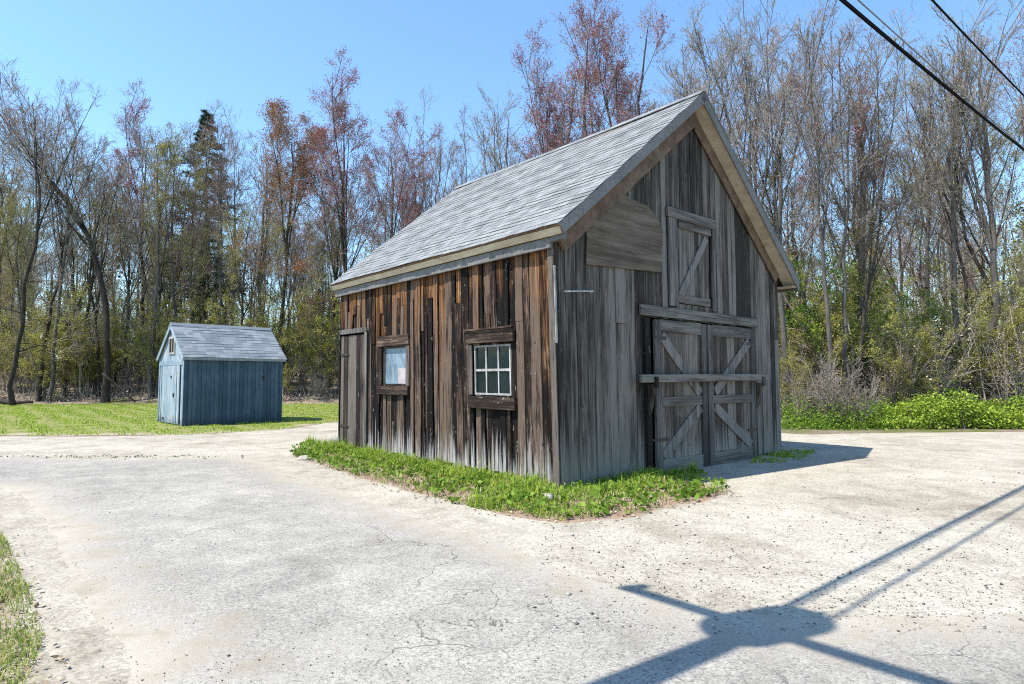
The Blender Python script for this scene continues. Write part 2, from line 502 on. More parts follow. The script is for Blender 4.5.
class MB:
    """collects boxes, prisms and tubes; build() links them as one mesh object"""

    def __init__(self):
        self.v, self.f, self.r = [], [], []

    def add(self, verts, faces, rnd=None):
        b = len(self.v)
        self.v += [tuple(p) for p in verts]
        self.f += [tuple(i + b for i in f) for f in faces]
        self.r += [random.random() if rnd is None else rnd] * len(verts)
        return self

    def hexa(self, p, rnd=None):  # 8 points: bottom 4 ring, top 4 ring
        return self.add(p, [(3, 2, 1, 0), (4, 5, 6, 7), (0, 1, 5, 4), (1, 2, 6, 5), (2, 3, 7, 6), (3, 0, 4, 7)], rnd)

    def box(self, x0, x1, y0, y1, z0, z1, rnd=None):
        return self.hexa([(x0, y0, z0), (x1, y0, z0), (x1, y1, z0), (x0, y1, z0), (x0, y0, z1), (x1, y0, z1), (x1, y1, z1), (x0, y1, z1)], rnd)

    def bar(self, a, b, w, h, up=(0, 0, 1), rnd=None):
        a, b = Vector(a), Vector(b)
        d = (b - a).normalized()
        s = d.cross(Vector(up)).normalized()
        t = s.cross(d)
        q = [s * w / 2 + t * h / 2, -s * w / 2 + t * h / 2, -s * w / 2 - t * h / 2, s * w / 2 - t * h / 2]
        return self.hexa([a + k for k in q] + [b + k for k in q], rnd)

    def prism(self, poly, fn, d0, d1, rnd=None):
        n = len(poly)
        vs_ = [fn(p, d0) for p in poly] + [fn(p, d1) for p in poly]
        fs = [tuple(range(n)), tuple(range(2 * n - 1, n - 1, -1))] + [(i, (i + 1) % n, n + (i + 1) % n, n + i) for i in range(n)]
        return self.add(vs_, fs, rnd)

    def tube(self, pts, r, k=8, rnd=None):
        pts = [Vector(p) for p in pts]
        rs = r if isinstance(r, (list, tuple)) else [r] * len(pts)
        vs_, fs = [], []
        for i, p in enumerate(pts):
            d = (pts[min(i + 1, len(pts) - 1)] - pts[max(i - 1, 0)]).normalized()
            ref = Vector((1, 0, 0)) if abs(d.z) > .8 else Vector((0, 0, 1))
            a = d.cross(ref).normalized()
            b = d.cross(a)
            for j in range(k):
                t = 2 * math.pi * j / k
                vs_.append(p + (a * math.cos(t) + b * math.sin(t)) * rs[i])
        for i in range(len(pts) - 1):
            for j in range(k):
                fs.append((i * k + j, i * k + (j + 1) % k, (i + 1) * k + (j + 1) % k, (i + 1) * k + j))
        fs.append(tuple(range(k)))
        fs.append(tuple(range(len(vs_) - 1, len(vs_) - k - 1, -1)))
        return self.add(vs_, fs, rnd)

    def build(self, name, mat, parent=None, bevel=0.0, smooth=False):
        me = bpy.data.meshes.new(name)
        me.from_pydata(self.v, [], self.f)
        me.materials.append(mat)
        at = me.attributes.new("rnd", 'FLOAT', 'POINT')
        at.data.foreach_set("value", np.array(self.r, np.float32))
        bm = bmesh.new()
        bm.from_mesh(me)
        bmesh.ops.recalc_face_normals(bm, faces=bm.faces)
        if bevel:
            bmesh.ops.bevel(bm, geom=list(bm.edges), offset=bevel, segments=1, affect='EDGES')
        bm.to_mesh(me)
        bm.free()
        if smooth:
            for p in me.polygons:
                p.use_smooth = True
        return link(name, me, parent)


# ------------------------------------------------------------------ THE SETTING: ground sheets
TREE_LINE = [(-80, 38.5), (-30, 38), (-10, 38.5), (-2, 37), (4, 29), (8, 20.2), (12, 20.0), (20, 20.6), (80, 22)]


def tree_line(x):
    return float(np.interp(x, [p[0] for p in TREE_LINE], [p[1] for p in TREE_LINE]))


def hill(x, y):
    """height of the ground: flat yard, rising under the wood"""
    tl = np.interp(x, [p[0] for p in TREE_LINE], [p[1] for p in TREE_LINE])
    d = np.maximum(0, y - tl - .3)
    near = np.minimum(d, 3.0) * .2 * np.clip((10 - x) / 12, .25, 1)
    far = np.maximum(0, np.minimum(d, 70) - 3) * np.interp(x, [0, 12], [.065, .09])
    bump = (np.sin(x * .9 + y * .4) * .12 + np.sin(x * .37 - y * .71) * .18) * np.clip(d / 4, 0, 1)
    return near + far + bump


def make_ground():
    def axis(lim):
        a = np.concatenate([np.arange(0, 60, 1.5), np.arange(60, 200, 8), np.geomspace(200, 1500, 12)])
        return np.unique(np.concatenate([-a, a]))
    xs, ys = axis(0), axis(0)
    X, Y = np.meshgrid(xs, ys)
    Z = hill(X, Y)
    V = np.stack([X, Y, Z], -1).reshape(-1, 3)
    nx = len(xs)
    i, j = np.meshgrid(np.arange(nx - 1), np.arange(len(ys) - 1))
    a = (j * nx + i).ravel()
    f = np.stack([a, a + 1, a + nx + 1, a + nx], 1)
    o = link("ground", np_mesh("ground", V, [(f, M['floor'])], smooth=True))
    tag(o, kind="structure")


def inside(poly, x, y):
    c = np.zeros(len(x), bool)
    n = len(poly)
    for i in range(n):
        x0, y0 = poly[i]
        x1, y1 = poly[(i + 1) % n]
        cond = ((y0 > y) != (y1 > y)) & (x < (x1 - x0) * (y - y0) / (y1 - y0 + 1e-12) + x0)
        c ^= cond
    return c


def sheet(name, outline, z, mat, soft=.6, jitter=.08, step=.15, seed=1, kind="structure"):
    g = np.random.default_rng(seed)
    P = [Vector((p[0], p[1])) for p in outline]
    pts = []
    for i, p in enumerate(P):
        q = P[(i + 1) % len(P)]
        L = (q - p).length
        st = step if min(abs(p.x), abs(p.y)) < 60 and L < 60 else max(step, L / 40)
        n = max(1, int(L / st))
        for k in range(n):
            pts.append(p.lerp(q, k / n))
    pts = np.array([(p.x, p.y) for p in pts])
    for _ in range(6):
        pts = (np.roll(pts, 1, 0) + pts * 2 + np.roll(pts, -1, 0)) / 4
    area = np.sum(pts[:, 0] * np.roll(pts[:, 1], -1) - np.roll(pts[:, 0], -1) * pts[:, 1])
    if area < 0:
        pts = pts[::-1]
    tan = np.roll(pts, -2, 0) - np.roll(pts, 2, 0)
    tan /= np.linalg.norm(tan, axis=1)[:, None] + 1e-9
    nin = np.stack([-tan[:, 1], tan[:, 0]], 1)
    n = len(pts)
    ns = g.normal(size=n)
    ker = np.hanning(15)
    low = np.convolve(np.concatenate([ns[-20:], ns, ns[:20]]), ker / np.sqrt((ker ** 2).sum()), 'same')[20:-20]
    ker = np.hanning(7)
    ns = g.normal(size=n)
    mid = np.convolve(np.concatenate([ns[-20:], ns, ns[:20]]), ker / np.sqrt((ker ** 2).sum()), 'same')[20:-20]
    outer = pts + nin * np.clip(low * jitter + mid * jitter * .5, -2.5 * jitter, min(2.5 * jitter, soft * .7))[:, None]
    # interior points: dense near the outline, coarse inside
    lo, hi = outer.min(0), outer.max(0)

    def dist(q):
        best = np.full(len(q), 1e9)
        e0, e1 = outer, np.roll(outer, -1, 0)
        ev = e1 - e0
        el = (ev ** 2).sum(1) + 1e-12
        for c in range(0, len(q), 2000):
            d = q[c:c + 2000, None] - e0[None]
            t = np.clip((d * ev[None]).sum(2) / el, 0, 1)
            best[c:c + 2000] = np.sqrt(((d - t[..., None] * ev[None]) ** 2).sum(2).min(1))
        return best
    ring = [pts + nin * (jitter * 2.6 + .05 + f * soft) for f in (0, .5, 1.0)]
    big = max(.8, (hi - lo).max() / 40)
    gx, gy = np.meshgrid(np.arange(lo[0], hi[0], big), np.arange(lo[1], hi[1], big))
    cand = np.concatenate([*ring, np.stack([gx.ravel(), gy.ravel()], 1)])
    cand = cand[inside(outer, cand[:, 0], cand[:, 1])]
    dd_ = dist(cand)
    cand, dd_ = cand[dd_ > .04], dd_[dd_ > .04]
    allp = np.concatenate([outer, cand])
    vv, _, ff, orig, _, _ = mathutils.geometry.delaunay_2d_cdt([Vector(p) for p in allp], [(i, (i + 1) % n) for i in range(n)], [], 1, 1e-5)
    vv = np.array([(p.x, p.y) for p in vv])
    ev = np.clip(dist(vv) / soft, 0, 1)
    V = np.concatenate([vv, np.where(ev < 1e-3, -.006, z)[:, None]], 1)
    ff = np.array([f for f in ff if len(f) == 3])
    p0, p1, p2 = V[ff[:, 0]], V[ff[:, 1]], V[ff[:, 2]]
    cr = (p1[:, 0] - p0[:, 0]) * (p2[:, 1] - p0[:, 1]) - (p1[:, 1] - p0[:, 1]) * (p2[:, 0] - p0[:, 0])
    ff[cr < 0] = ff[cr < 0][:, ::-1]
    me = np_mesh(name, V, [(ff, mat)], edge=ev)
    o = link(name, me)
    tag(o, kind=kind)
    return outer


G = ground_pt
make_ground()
# gravel lot
lot = [(-70, -30), (45, -30), (60, 19.6), (20, 19.3), G(1000, 431.5), G(900, 432), G(800, 434), (5, 25), (-3, 26), G(330, 422), G(280, 429), G(200, 434), G(100, 436), G(0, 436), (-40, 18.5), (-70, 18.5)]
sheet("gravel_yard", lot, .004, M['gravel'], .5, .1, .2, 3)
lawn = [(-70, 18.2), (-40, 18.2), G(0, 436), G(100, 436), G(200, 434.5), G(280, 430), G(325, 423.5), (-3.5, 25.4), (-1, 36), (-2, 38), (-10, 39.2), (-30, 38.8), (-70, 38.8)]
sheet("lawn", lawn, .008, M['lawn'], .9, .15, .2, 4)
asph = [G(0, 457), G(90, 457.5), G(170, 457.5), G(245, 456), G(290, 470), G(350, 492), G(440, 520), G(520, 545), G(590, 575), G(690, 600), G(800, 612), G(930, 612), G(1060, 606), (10, 3.5), (20, -25), (-6, -25), (-3.2, -2), (-2.3, 1.5), (-2.05, 3.2), G(100, 655), G(62, 600), G(42, 550), G(24, 512), G(0, 490), (-12, 9), (-30, 9.5), (-60, 10), (-60, 13.2), (-30, 13.0)]
sheet("asphalt_drive", asph, .0085, M['asphalt'], 1.5, .05, .08, 5)
verge = [(-2.15, 3.2), G(62, 640), G(42, 590), G(22, 545), G(10, 512), G(-20, 498), (-12, 8.6), (-30, 9), (-30, -20), (-6.5, -20), (-3.6, -2), (-2.6, 1.5)]
sheet("verge_soil", verge, .0125, M['soil'], .4, .07, .1, 6)

# the grass patch round the foot of the barn
BC = Vector((0.694, 8.966))
BU = Vector((-.65907, .75208))
BV = Vector((.75208, .65907))
BL, BW = 7.05, 6.78


def bpt(s, t):  # s along the gable wall, t along the long wall
    p = BC + BV * s + BU * t
    return (p.x, p.y)


patch = [G(286, 456), G(330, 472), G(400, 495), G(480, 515), G(560, 528), G(640, 521), G(745, 497), bpt(2.6, -.35), bpt(3.0, .05), bpt(6.0, .05), bpt(7.4, -.35), bpt(7.5, .5), bpt(5, 1.0), bpt(1, 6.5), bpt(-.1, 8.6), G(303, 447)]
sheet("edge_soil", patch, .0082, M['soil'], .3, .07, .08, 8)


# ------------------------------------------------------------------ THE BARN
barn = empty("weathered_barn", (BC.x, BC.y, 0), math.atan2(BV.y, BV.x),
             "tall weathered wooden barn with a grey shingled gable roof, standing in the gravel yard", "barn")
EAVE, RIDGE_X, SLOPE = 3.72, 3.43, .835


def front(p, d):
    return (p[0], -d, p[1])


def side(p, d):
    return (-d, p[0], p[1])


def right(p, d):
    return (BW + d, p[0], p[1])


def back(p, d):
    return (p[0], BL + d, p[1])


def gable_top(t):
    return EAVE + SLOPE * (RIDGE_X - abs(t - RIDGE_X)) - .02


def board_wall(mb, fn, T, top, openings=(), wmin=.12, wmax=.24, seed=1, thick=.025, split=.3, gap=.009, bottom=(.0, .05), edges=(), dmax=.022):
    g = random.Random(seed)
    cuts = sorted({0.0, T, *edges, *[o[0] for o in openings], *[o[1] for o in openings]})
    spans = []
    for a, b in zip(cuts, cuts[1:]):
        x = a
        while x < b - 1e-4:
            w = g.uniform(wmin, wmax)
            if b - (x + w) < wmin * .7:
                w = b - x
            spans.append((x, min(x + w, b)))
            x += w
    for a, b in spans:
        m = (a + b) / 2
        zb = g.uniform(*bottom)
        pieces = [[zb, None]]
        for o in sorted(openings, key=lambda o: o[2]):
            if o[0] - 1e-3 <= m <= o[1] + 1e-3:
                last = pieces.pop()
                if o[2] > last[0] + .02:
                    pieces.append([last[0], o[2]])
                pieces.append([o[3], None])
        out = []
        for z0, z1 in pieces:
            if z1 is None and g.random() < split:
                zs = g.uniform(max(z0 + .3, 2.2), 3.2)
                if zs < top(m) - .3:
                    out += [(z0, zs), (zs + .006, None)]
                    continue
            out.append((z0, z1))
        for z0, z1 in out:
            r = g.random()
            d0 = g.uniform(0, dmax)
            ga, gb = g.uniform(0, gap), g.uniform(0, gap)
            t0, t1 = a + ga, b - gb
            za, zb_ = (top(t0), top(t1)) if z1 is None else (z1, z1)
            tilt = g.uniform(-.006, .006)
            k0 = g.uniform(-.012, .012) if z0 < .1 else 0
            n = 4 if (za - z0) > 1 else 1
            for s in range(n):   # bowed board in a few lengths
                f0, f1 = s / n, (s + 1) / n
                pl = [z0 + (za - z0) * f0 + (k0 if s == 0 else 0), z0 + (za - z0) * f1]
                pr = [z0 + (zb_ - z0) * f0 - (k0 if s == 0 else 0), z0 + (zb_ - z0) * f1]
                bow = lambda f: .006 * math.sin(f * 3.1 + r * 9)
                e0, e1 = bow(f0) - bow(0), bow(f1) - bow(0)
                dA, dB = d0 + bow(f0) + tilt, d0 + bow(f1) + tilt
                dC, dD = d0 + bow(f0) - tilt, d0 + bow(f1) - tilt
                mb.hexa([fn((t0 + e0 * .5, pl[0]), dA - thick), fn((t1 + e0 * .5, pr[0]), dC - thick), fn((t1 + e0 * .5, pr[0]), dC), fn((t0 + e0 * .5, pl[0]), dA),
                         fn((t0 + e1 * .5, pl[1]), dB - thick), fn((t1 + e1 * .5, pr[1]), dD - thick), fn((t1 + e1 * .5, pr[1]), dD), fn((t0 + e1 * .5, pl[1]), dB)], r)


W1 = (4.09, 5.02, 1.45, 2.23)
W2 = (1.01, 1.95, 1.32, 2.14)
SD = (5.80, 6.98, .0, 2.6)
BD = (2.10, 5.56, .0, 2.62)
LD = (2.95, 4.10, 2.92, 4.40)
mb = MB()
board_wall(mb, side, BL, lambda t: EAVE, [W1, W2, SD], .10, .22, 11, bottom=(.01, .13), gap=.02, dmax=.034, split=.3, edges=(.87, 2.08, 3.97, 5.18))
w_side = mb.build("side_wall", M['side'], barn)
tag(w_side, "sunlit brown board wall, orange under the eave and bleached along its foot")
mb = MB()
board_wall(mb, front, BW, gable_top, [BD, LD], .14, .27, 12, edges=(RIDGE_X,), split=.22, gap=.008, bottom=(0, .04))
w_front = mb.build("gable_wall", M['front'], barn)
tag(w_front, "shaded grey board gable wall")
mb = MB()
board_wall(mb, right, BL, lambda t: EAVE, [], .15, .27, 13)
mb.build("side_wall", M['front'], barn)
mb = MB()
board_wall(mb, back, BW, gable_top, [], .15, .27, 14, edges=(RIDGE_X,))
mb.build("gable_wall", M['front'], barn)


# solid dark sheathing added behind the boards to paint gap shade (openings kept free)
def gap_backing(mb, fn, T, top, openings, d=-.03, th=.03, edges=()):
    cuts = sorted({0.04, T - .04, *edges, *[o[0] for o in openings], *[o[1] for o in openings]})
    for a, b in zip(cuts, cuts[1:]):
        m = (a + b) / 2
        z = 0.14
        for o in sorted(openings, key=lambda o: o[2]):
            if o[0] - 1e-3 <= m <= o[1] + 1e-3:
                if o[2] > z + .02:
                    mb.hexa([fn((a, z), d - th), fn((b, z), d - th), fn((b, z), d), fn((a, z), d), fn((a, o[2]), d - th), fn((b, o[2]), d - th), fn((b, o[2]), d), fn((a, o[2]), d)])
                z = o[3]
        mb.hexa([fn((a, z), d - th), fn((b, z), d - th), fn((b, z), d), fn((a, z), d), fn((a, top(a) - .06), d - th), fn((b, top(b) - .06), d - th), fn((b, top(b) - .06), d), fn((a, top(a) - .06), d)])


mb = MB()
gap_backing(mb, side, BL, lambda t: EAVE, [W1, W2, SD])
gap_backing(mb, front, BW, gable_top, [BD, LD], edges=(RIDGE_X,))
gap_backing(mb, right, BL, lambda t: EAVE, [])
gap_backing(mb, back, BW, gable_top, [], edges=(RIDGE_X,))
mb.build("gap_backing", M['back'], barn)

# corner boards
mb = MB()
mb.box(-.05, -.028, -.03, .09, .02, EAVE - .05)
mb.build("corner_board", M['casing_v'], barn, .003)
mb = MB()
mb.box(-.05, -.014, -.05, -.034, 2.1, EAVE - .5)
tag(mb.build("corner_strip", M['white_paint'], barn, .003), "narrow strip with flaking white paint at the corner")

# roof ------------------------------------------------------------
OH_F, OH_B, OH_S = .33, .16, .36          # overhang past the gables, past the long walls
Z_R = EAVE + SLOPE * RIDGE_X + .20   # top of the deck at the ridge


def roof_pt(sgn, a, y, up=0.0):
    """a = horizontal run from the ridge, up = height above the deck"""
    c = math.cos(math.atan(SLOPE))
    s = math.sin(math.atan(SLOPE))
    return (RIDGE_X + sgn * (a + up * s), y, Z_R - SLOPE * a + up * c)


RUN_L, RUN_R = RIDGE_X + .20, BW - RIDGE_X + OH_S
SAG = lambda y: -.035 * math.sin(max(0, min(1, (y + .33) / (BL + .66))) * math.pi)


def slab(mb, sgn, a0, a1, y0, y1, u0, u1, rnd=None):
    p = [roof_pt(sgn, a0, y0, u0), roof_pt(sgn, a1, y0, u0), roof_pt(sgn, a1, y1, u0), roof_pt(sgn, a0, y1, u0),
         roof_pt(sgn, a0, y0, u1), roof_pt(sgn, a1, y0, u1), roof_pt(sgn, a1, y1, u1), roof_pt(sgn, a0, y1, u1)]
    mb.hexa(p, rnd)


def shingle_roof(sgn, run, y0, y1, expo, tab, ptf, seed, mat, parent, name):
    g = random.Random(seed)
    mb = MB()
    rows = int(run / expo) + 1
    ph1, ph2 = g.random() * 6, g.random() * 6
    for i in range(rows):
        b = run + .02 - i * expo
        a = max(0.0, b - expo - .02)
        if b <= .02:
            break
        y = y0 - g.uniform(0, tab)
        while y < y1:
            w = tab * g.choice([.5, .75, 1, 1, 1.25, .85])
            ya, yb = max(y, y0), min(y + w - .007, y1)
            if yb > ya + .01:
                dj = g.uniform(-.008, .008)
                wob = lambda yy: .006 * math.sin(yy * 2.1 + ph1 + i) + .01 * math.sin(yy * .8 + ph2)
                lift = .003 + g.uniform(0, .0035)
                r = g.random()
                q = [ptf(sgn, a, ya, .002 + wob(ya)), ptf(sgn, b + dj, ya, .008 + wob(ya)), ptf(sgn, b + dj, yb, .008 + wob(yb)), ptf(sgn, a, yb, .002 + wob(yb)),
                     ptf(sgn, a, ya, .008 + wob(ya)), ptf(sgn, b + dj, ya, .012 + lift + wob(ya)), ptf(sgn, b + dj, yb, .012 + lift + wob(yb)), ptf(sgn, a, yb, .008 + wob(yb))]
                mb.hexa(q, r)
            y += w
    o = mb.build(name, mat, parent)
    return o


def rp(sgn, a, y, up):
    x, yy, z = roof_pt(sgn, a, y, up + .012)
    return (x, yy, z)


roof = MB()
slab(roof, -1, 0, RUN_L, -OH_F + .02, BL + OH_B - .02, -.05, 0)
slab(roof, 1, 0, RUN_R, -OH_F + .02, BL + OH_B - .02, -.05, -.002)
roof_o = roof.build("roof", M['soffit_brown'], barn)
shingle_roof(-1, RUN_L, -OH_F - .01, BL + OH_B + .01, .105, .2, rp, 21, M['shingle'], roof_o, "shingles")
shingle_roof(1, RUN_R, -OH_F - .01, BL + OH_B + .01, .105, .2, rp, 22, M['shingle'], roof_o, "shingles")
mb = MB()
y = -OH_F - .015
while y < BL + OH_B:
    for sg in (-1, 1):
        slab(mb, sg, -.012, .13, y, min(y + .16, BL + OH_B + .012), .034, .046 + random.uniform(0, .006))
    y += .15
mb.build("ridge_cap", M['shingle'], roof_o)
# rake boards on the front and back gable
for (y0, y1) in ((-OH_F - .005, -OH_F + .02), (BL + OH_B - .02, BL + OH_B + .005)):
    mb = MB()
    slab(mb, -1, .0, RUN_L + .01, y0, y1, -.155, .008)
    tag(mb.build("rake_board", M['rake_grey'], roof_o, .004), "blue grey rake board of the left slope")
    mb = MB()
    slab(mb, 1, .0, RUN_R + .01, y0, y1, -.16, .008)
    tag(mb.build("rake_board", M['rake_grey'], roof_o, .004), "thin grey rake board of the right slope")
# underside boards (soffits) of the gable overhang, and the frieze against the wall
for ya, yb in ((-OH_F + .022, -.03), (BL + .03, BL + OH_B - .022)):
    mb = MB()
    slab(mb, -1, .04, RUN_L - .01, ya, yb, -.14, -.115)
    mb.build("soffit", M['soffit_brown'], roof_o)
    mb = MB()
    slab(mb, 1, .04, RUN_R - .01, ya, yb, -.13, -.105)
    tag(mb.build("soffit", M['soffit'], roof_o), "wide tan soffit under the right slope")
mb = MB()
slab(mb, -1, .1, RUN_L - .06, -.1, -.034, -.46, -.152)
mb.build("frieze_board", M['soffit_brown'], roof_o, .003)
mb = MB()
slab(mb, 1, .1, RUN_R - .3, -.062, -.034, -.36, -.132)
mb.build("frieze_board", M['soffit_brown'], roof_o, .003)
# eave on the sunny long side: cream fascia over a grey board, boxed end
ye0, ye1 = -OH_F + .022, BL + OH_B - .022
xe = RIDGE_X - RUN_L
ze = Z_R - SLOPE * RUN_L
mb = MB()
mb.hexa([(xe + .05, ye0, ze - .13), (xe + .075, ye0, ze - .13), (xe + .075, ye1, ze - .13), (xe + .05, ye1, ze - .13),
         (xe + .005, ye0, ze - .035), (xe + .03, ye0, ze - .035), (xe + .03, ye1, ze - .035), (xe + .005, ye1, ze - .035)])
tag(mb.build("eave_fascia", M['cream'], roof_o, .003), "bare cream eave board")
mb = MB()
mb.box(-.11, -.06, -.03, BL + .1, EAVE - .25, EAVE - .1)
mb.build("frieze_board", M['rake_grey'], roof_o, .004)
mb = MB()
mb.box(xe + .09, -.03, ye0 + .01, -.035, ze - .2, ze - .06)
mb.build("eave_return", M['rake_grey'], roof_o, .004)
xr = RIDGE_X + RUN_R
zr = Z_R - SLOPE * RUN_R
mb = MB()
mb.box(xr - .03, xr, ye0, ye1, zr - .18, zr - .03)
mb.build("eave_fascia", M['rake_grey'], roof_o, .003)
mb = MB()
mb.box(BW + .03, xr - .035, ye0, ye1, zr - .12, zr - .1)
mb.build("soffit", M['soffit'], roof_o)

# big double door --------------------------------------------------
DZ0, DZ1 = -.01, 2.58


def fbar(mb, a, b, w, d0, d1, rnd=None, cut=None):
    """a board lying on the gable wall from a to b (t,z), w wide, d0..d1 proud"""
    a, b = Vector(a), Vector(b)
    n = Vector((-(b - a).y, (b - a).x)).normalized() * w / 2
    mb.prism([a - n, b - n, b + n, a + n], front, d0, d1, rnd)


def sbar(mb, a, b, w, d0, d1, rnd=None):
    a, b = Vector(a), Vector(b)
    n = Vector((-(b - a).y, (b - a).x)).normalized() * w / 2
    mb.prism([a - n, b - n, b + n, a + n], side, d0, d1, rnd)


def leaf_door(t0, t1, up, lo, tilt):
    mb = MB()
    g = random.Random(int(t0 * 100))
    x = t0 + .02
    while x < t1 - .05:
        w = min(g.uniform(.2, .3), t1 - .02 - x)
        mb.box(x, x + w - .008, -.09, -.065 - g.uniform(0, .006), DZ0 + .03, DZ1 - .02)
        x += w
    d = mb.build("door", M['door'], barn)
    sw = .17
    for a in (t0, t1 - sw):
        mb = MB()
        mb.box(a, a + sw, -.125, -.091, DZ0, DZ1, .38)
        mb.build("stile", M['trim_v'], d, .004)
    for z0, z1 in ((DZ0 - .02, .24), (1.12, 1.28), (DZ1 - .2, DZ1 + .01)):
        mb = MB()
        mb.box(t0 + sw + .003, t1 - sw - .003, -.122, -.091, z0, z1)
        mb.build("rail", M['trim_h'], d, .004)
    for a, b in (up, lo):
        mb = MB()
        fbar(mb, a, b, .19, .0925, .118, .8)
        mb.build("brace", M['trim_v'], d, .004)
    hx = t0 if t0 < 3 else t1
    sg = 1 if t0 < 3 else -1
    for z in (.55, 2.25):
        mb = MB()
        mb.box(min(hx, hx + sg * .32), max(hx, hx + sg * .32), -.131, -.1255, z, z + .05)
        mb.build("hinge", M['iron'], d)
    return d


leaf_door(2.16, 3.71, ((2.36, 2.32), (3.5, 1.32)), ((3.5, 1.08), (2.36, .28)), 0)
leaf_door(3.75, 5.50, ((5.28, 2.32), (4.0, 1.34)), ((3.97, 1.08), (5.3, .28)), 0)
for a, b in ((1.98, 2.12), (5.54, 5.66)):
    mb = MB()
    mb.box(a, b, -.07, -.024, .02, 2.60)
    mb.build("door_post", M['casing_v'], barn, .004)
mb = MB()
mb.box(1.88, 5.76, -.066, -.024, 2.64, 2.82, .6)
mb.build("lintel", M['trim_h'], barn, .006)
mb = MB()
fbar(mb, (1.66, 1.59), (5.82, 1.62), .13, .17, .225, .85)
bar_o = mb.build("cross_bar", M['trim_h'], barn, .006)
tag(bar_o, "long loose timber barring both doors")
for t in (2.02, 5.6):
    mb = MB()
    mb.hexa([(t - .05, -.07, 1.0), (t + .05, -.07, 1.0), (t + .05, -.1, 1.0), (t - .05, -.1, 1.0), (t - .05, -.07, 1.5), (t + .05, -.07, 1.5), (t + .05, -.23, 1.5), (t - .05, -.23, 1.5)])
    mb.box(t - .04, t + .04, -.26, -.235, 1.44, 1.62)
    mb.build("bar_bracket", M['casing_v'], barn, .004)

# loft door ---------------------------------------------------------
mb = MB()
g = random.Random(5)
x = 2.97
while x < 4.0:
    w = min(g.uniform(.14, .2), 4.02 - x)
    if w > .03:
        mb.box(x, x + w - .01, -.02, .0 - g.uniform(.0, .012), 2.93, 4.36)
    x += w
loft = mb.build("loft_door", M['front'], barn)
mb = MB()
fbar(mb, (3.9, 4.22), (3.03, 3.06), .14, .022, .05, .85)
mb.build("brace", M['trim_v'], loft, .004)
mb = MB()
mb.box(2.97, 4.0, -.045, -.0215, 2.93, 3.08)
mb.build("rail", M['trim_h'], loft, .004)
for bx in ((2.70, 2.945, -.06, -.024, 2.86, 4.42), (4.08, 4.19, -.055, -.024, 2.86, 4.42), (2.66, 4.22, -.075, -.024, 4.425, 4.60)):
    mb = MB()
    mb.box(*bx)
    mb.build("loft_frame", M['trim_v' if bx[1] < 4.2 else 'trim_h'], barn, .005)
mb = MB()
mb.box(3.0, 4.05, -.055, -.03, 4.28, 4.41)
mb.build("loft_header", M['trim_h'], barn, .004)
mb = MB()
mb.box(4.02, 4.07, -.058, -.03, 3.1, 3.6)
mb.build("latch", M['iron'], loft)

# plywood patch and wire hook
mb = MB()
mb.prism([(.63, 3.32), (2.48, 3.41), (2.54, 4.12), (2.46, 4.28), (2.15, 4.5), (1.42, 4.57), (1.0, 4.41), (.66, 4.12)], front, .026, .05, .3)
tag(mb.build("plywood_patch", M['ply'], barn, .003), "brown grey plywood sheet nailed over the upper left of the gable")
mb = MB()
mb.tube([(.10, -.1, 2.85), (.4, -.12, 2.88), (.70, -.1, 2.91), (.72, -.03, 2.9)], .012, 6)
mb.build("wire_hook", M['white_paint'], barn)


# windows -----------------------------------------------------------
def window(Wd, lintel, sill, jambs, glass, label, muntin=None, frame_mat='casing_v'):
    t0, t1, z0, z1 = Wd
    mb = MB()
    fw = .035
    for a, b, c, d in ((t0, t0 + fw, z0, z1), (t1 - fw, t1, z0, z1), (t0 + fw, t1 - fw, z0, z0 + fw), (t0 + fw, t1 - fw, z1 - fw, z1)):
        mb.box(-.012, .03, a + .001, b - .001, c + .001, d - .001)
    fr = mb.build("window", M[frame_mat], barn, .003)
    tag(fr, label)
    mb = MB()
    mb.box(.012, .018, t0 + .02, t1 - .02, z0 + .02, z1 - .02)
    mb.build("pane", M[glass], fr)
    if muntin:
        for i in range(1, 3):
            mb = MB()
            x = t0 + (t1 - t0) * i / 3
            mb.box(-.006, .01, x - .013, x + .013, z0 + fw, z1 - fw)
            mb.build("muntin", M['white_paint'], fr)
        zm = (z0 + z1) / 2
        mb = MB()
        mb.box(-.0085, .0095, t0 + fw, t1 - fw, zm - .02, zm + .02)
        mb.build("muntin", M['white_paint'], fr)
    mb = MB()
    mb.box(-.075, -.015, *lintel, .35)
    tag(mb.build("window_lintel", M['casing_y'], fr, .006))
    mb = MB()
    mb.box(-.085, -.015, *sill, .3)
    mb.build("window_sill", M['casing_y'], fr, .006)
    if jambs:
        for j in jambs:
            mb = MB()
            mb.box(-.06, -.036, *j)
            mb.build("window_casing", M['casing_v'], fr, .004)
    return fr


f1 = window(W1, (3.96, 5.2, 2.24, 2.45), (3.98, 5.19, 1.27, 1.44), [(3.95, 4.08, 1.45, 2.235), (5.03, 5.17, 1.45, 2.235)], 'glass_blue', "small single pane window filmed blue, brown frame")
mb = MB()
mb.box(.006, .010, 4.13, 4.47, 1.49, 1.80)
mb.build("paper_notice", M['paper'], f1)
window(W2, (.88, 2.1, 2.17, 2.38), (.86, 2.06, 1.10, 1.30), [(1.957, 2.06, 1.32, 2.16)], 'glass_dark', "six pane window with white muntins", True, 'white_paint')
mb = MB()
mb.box(-.11, -.04, .86, 2.12, 2.383, 2.41, .4)
mb.build("drip_board", M['casing_y'], barn, .004)

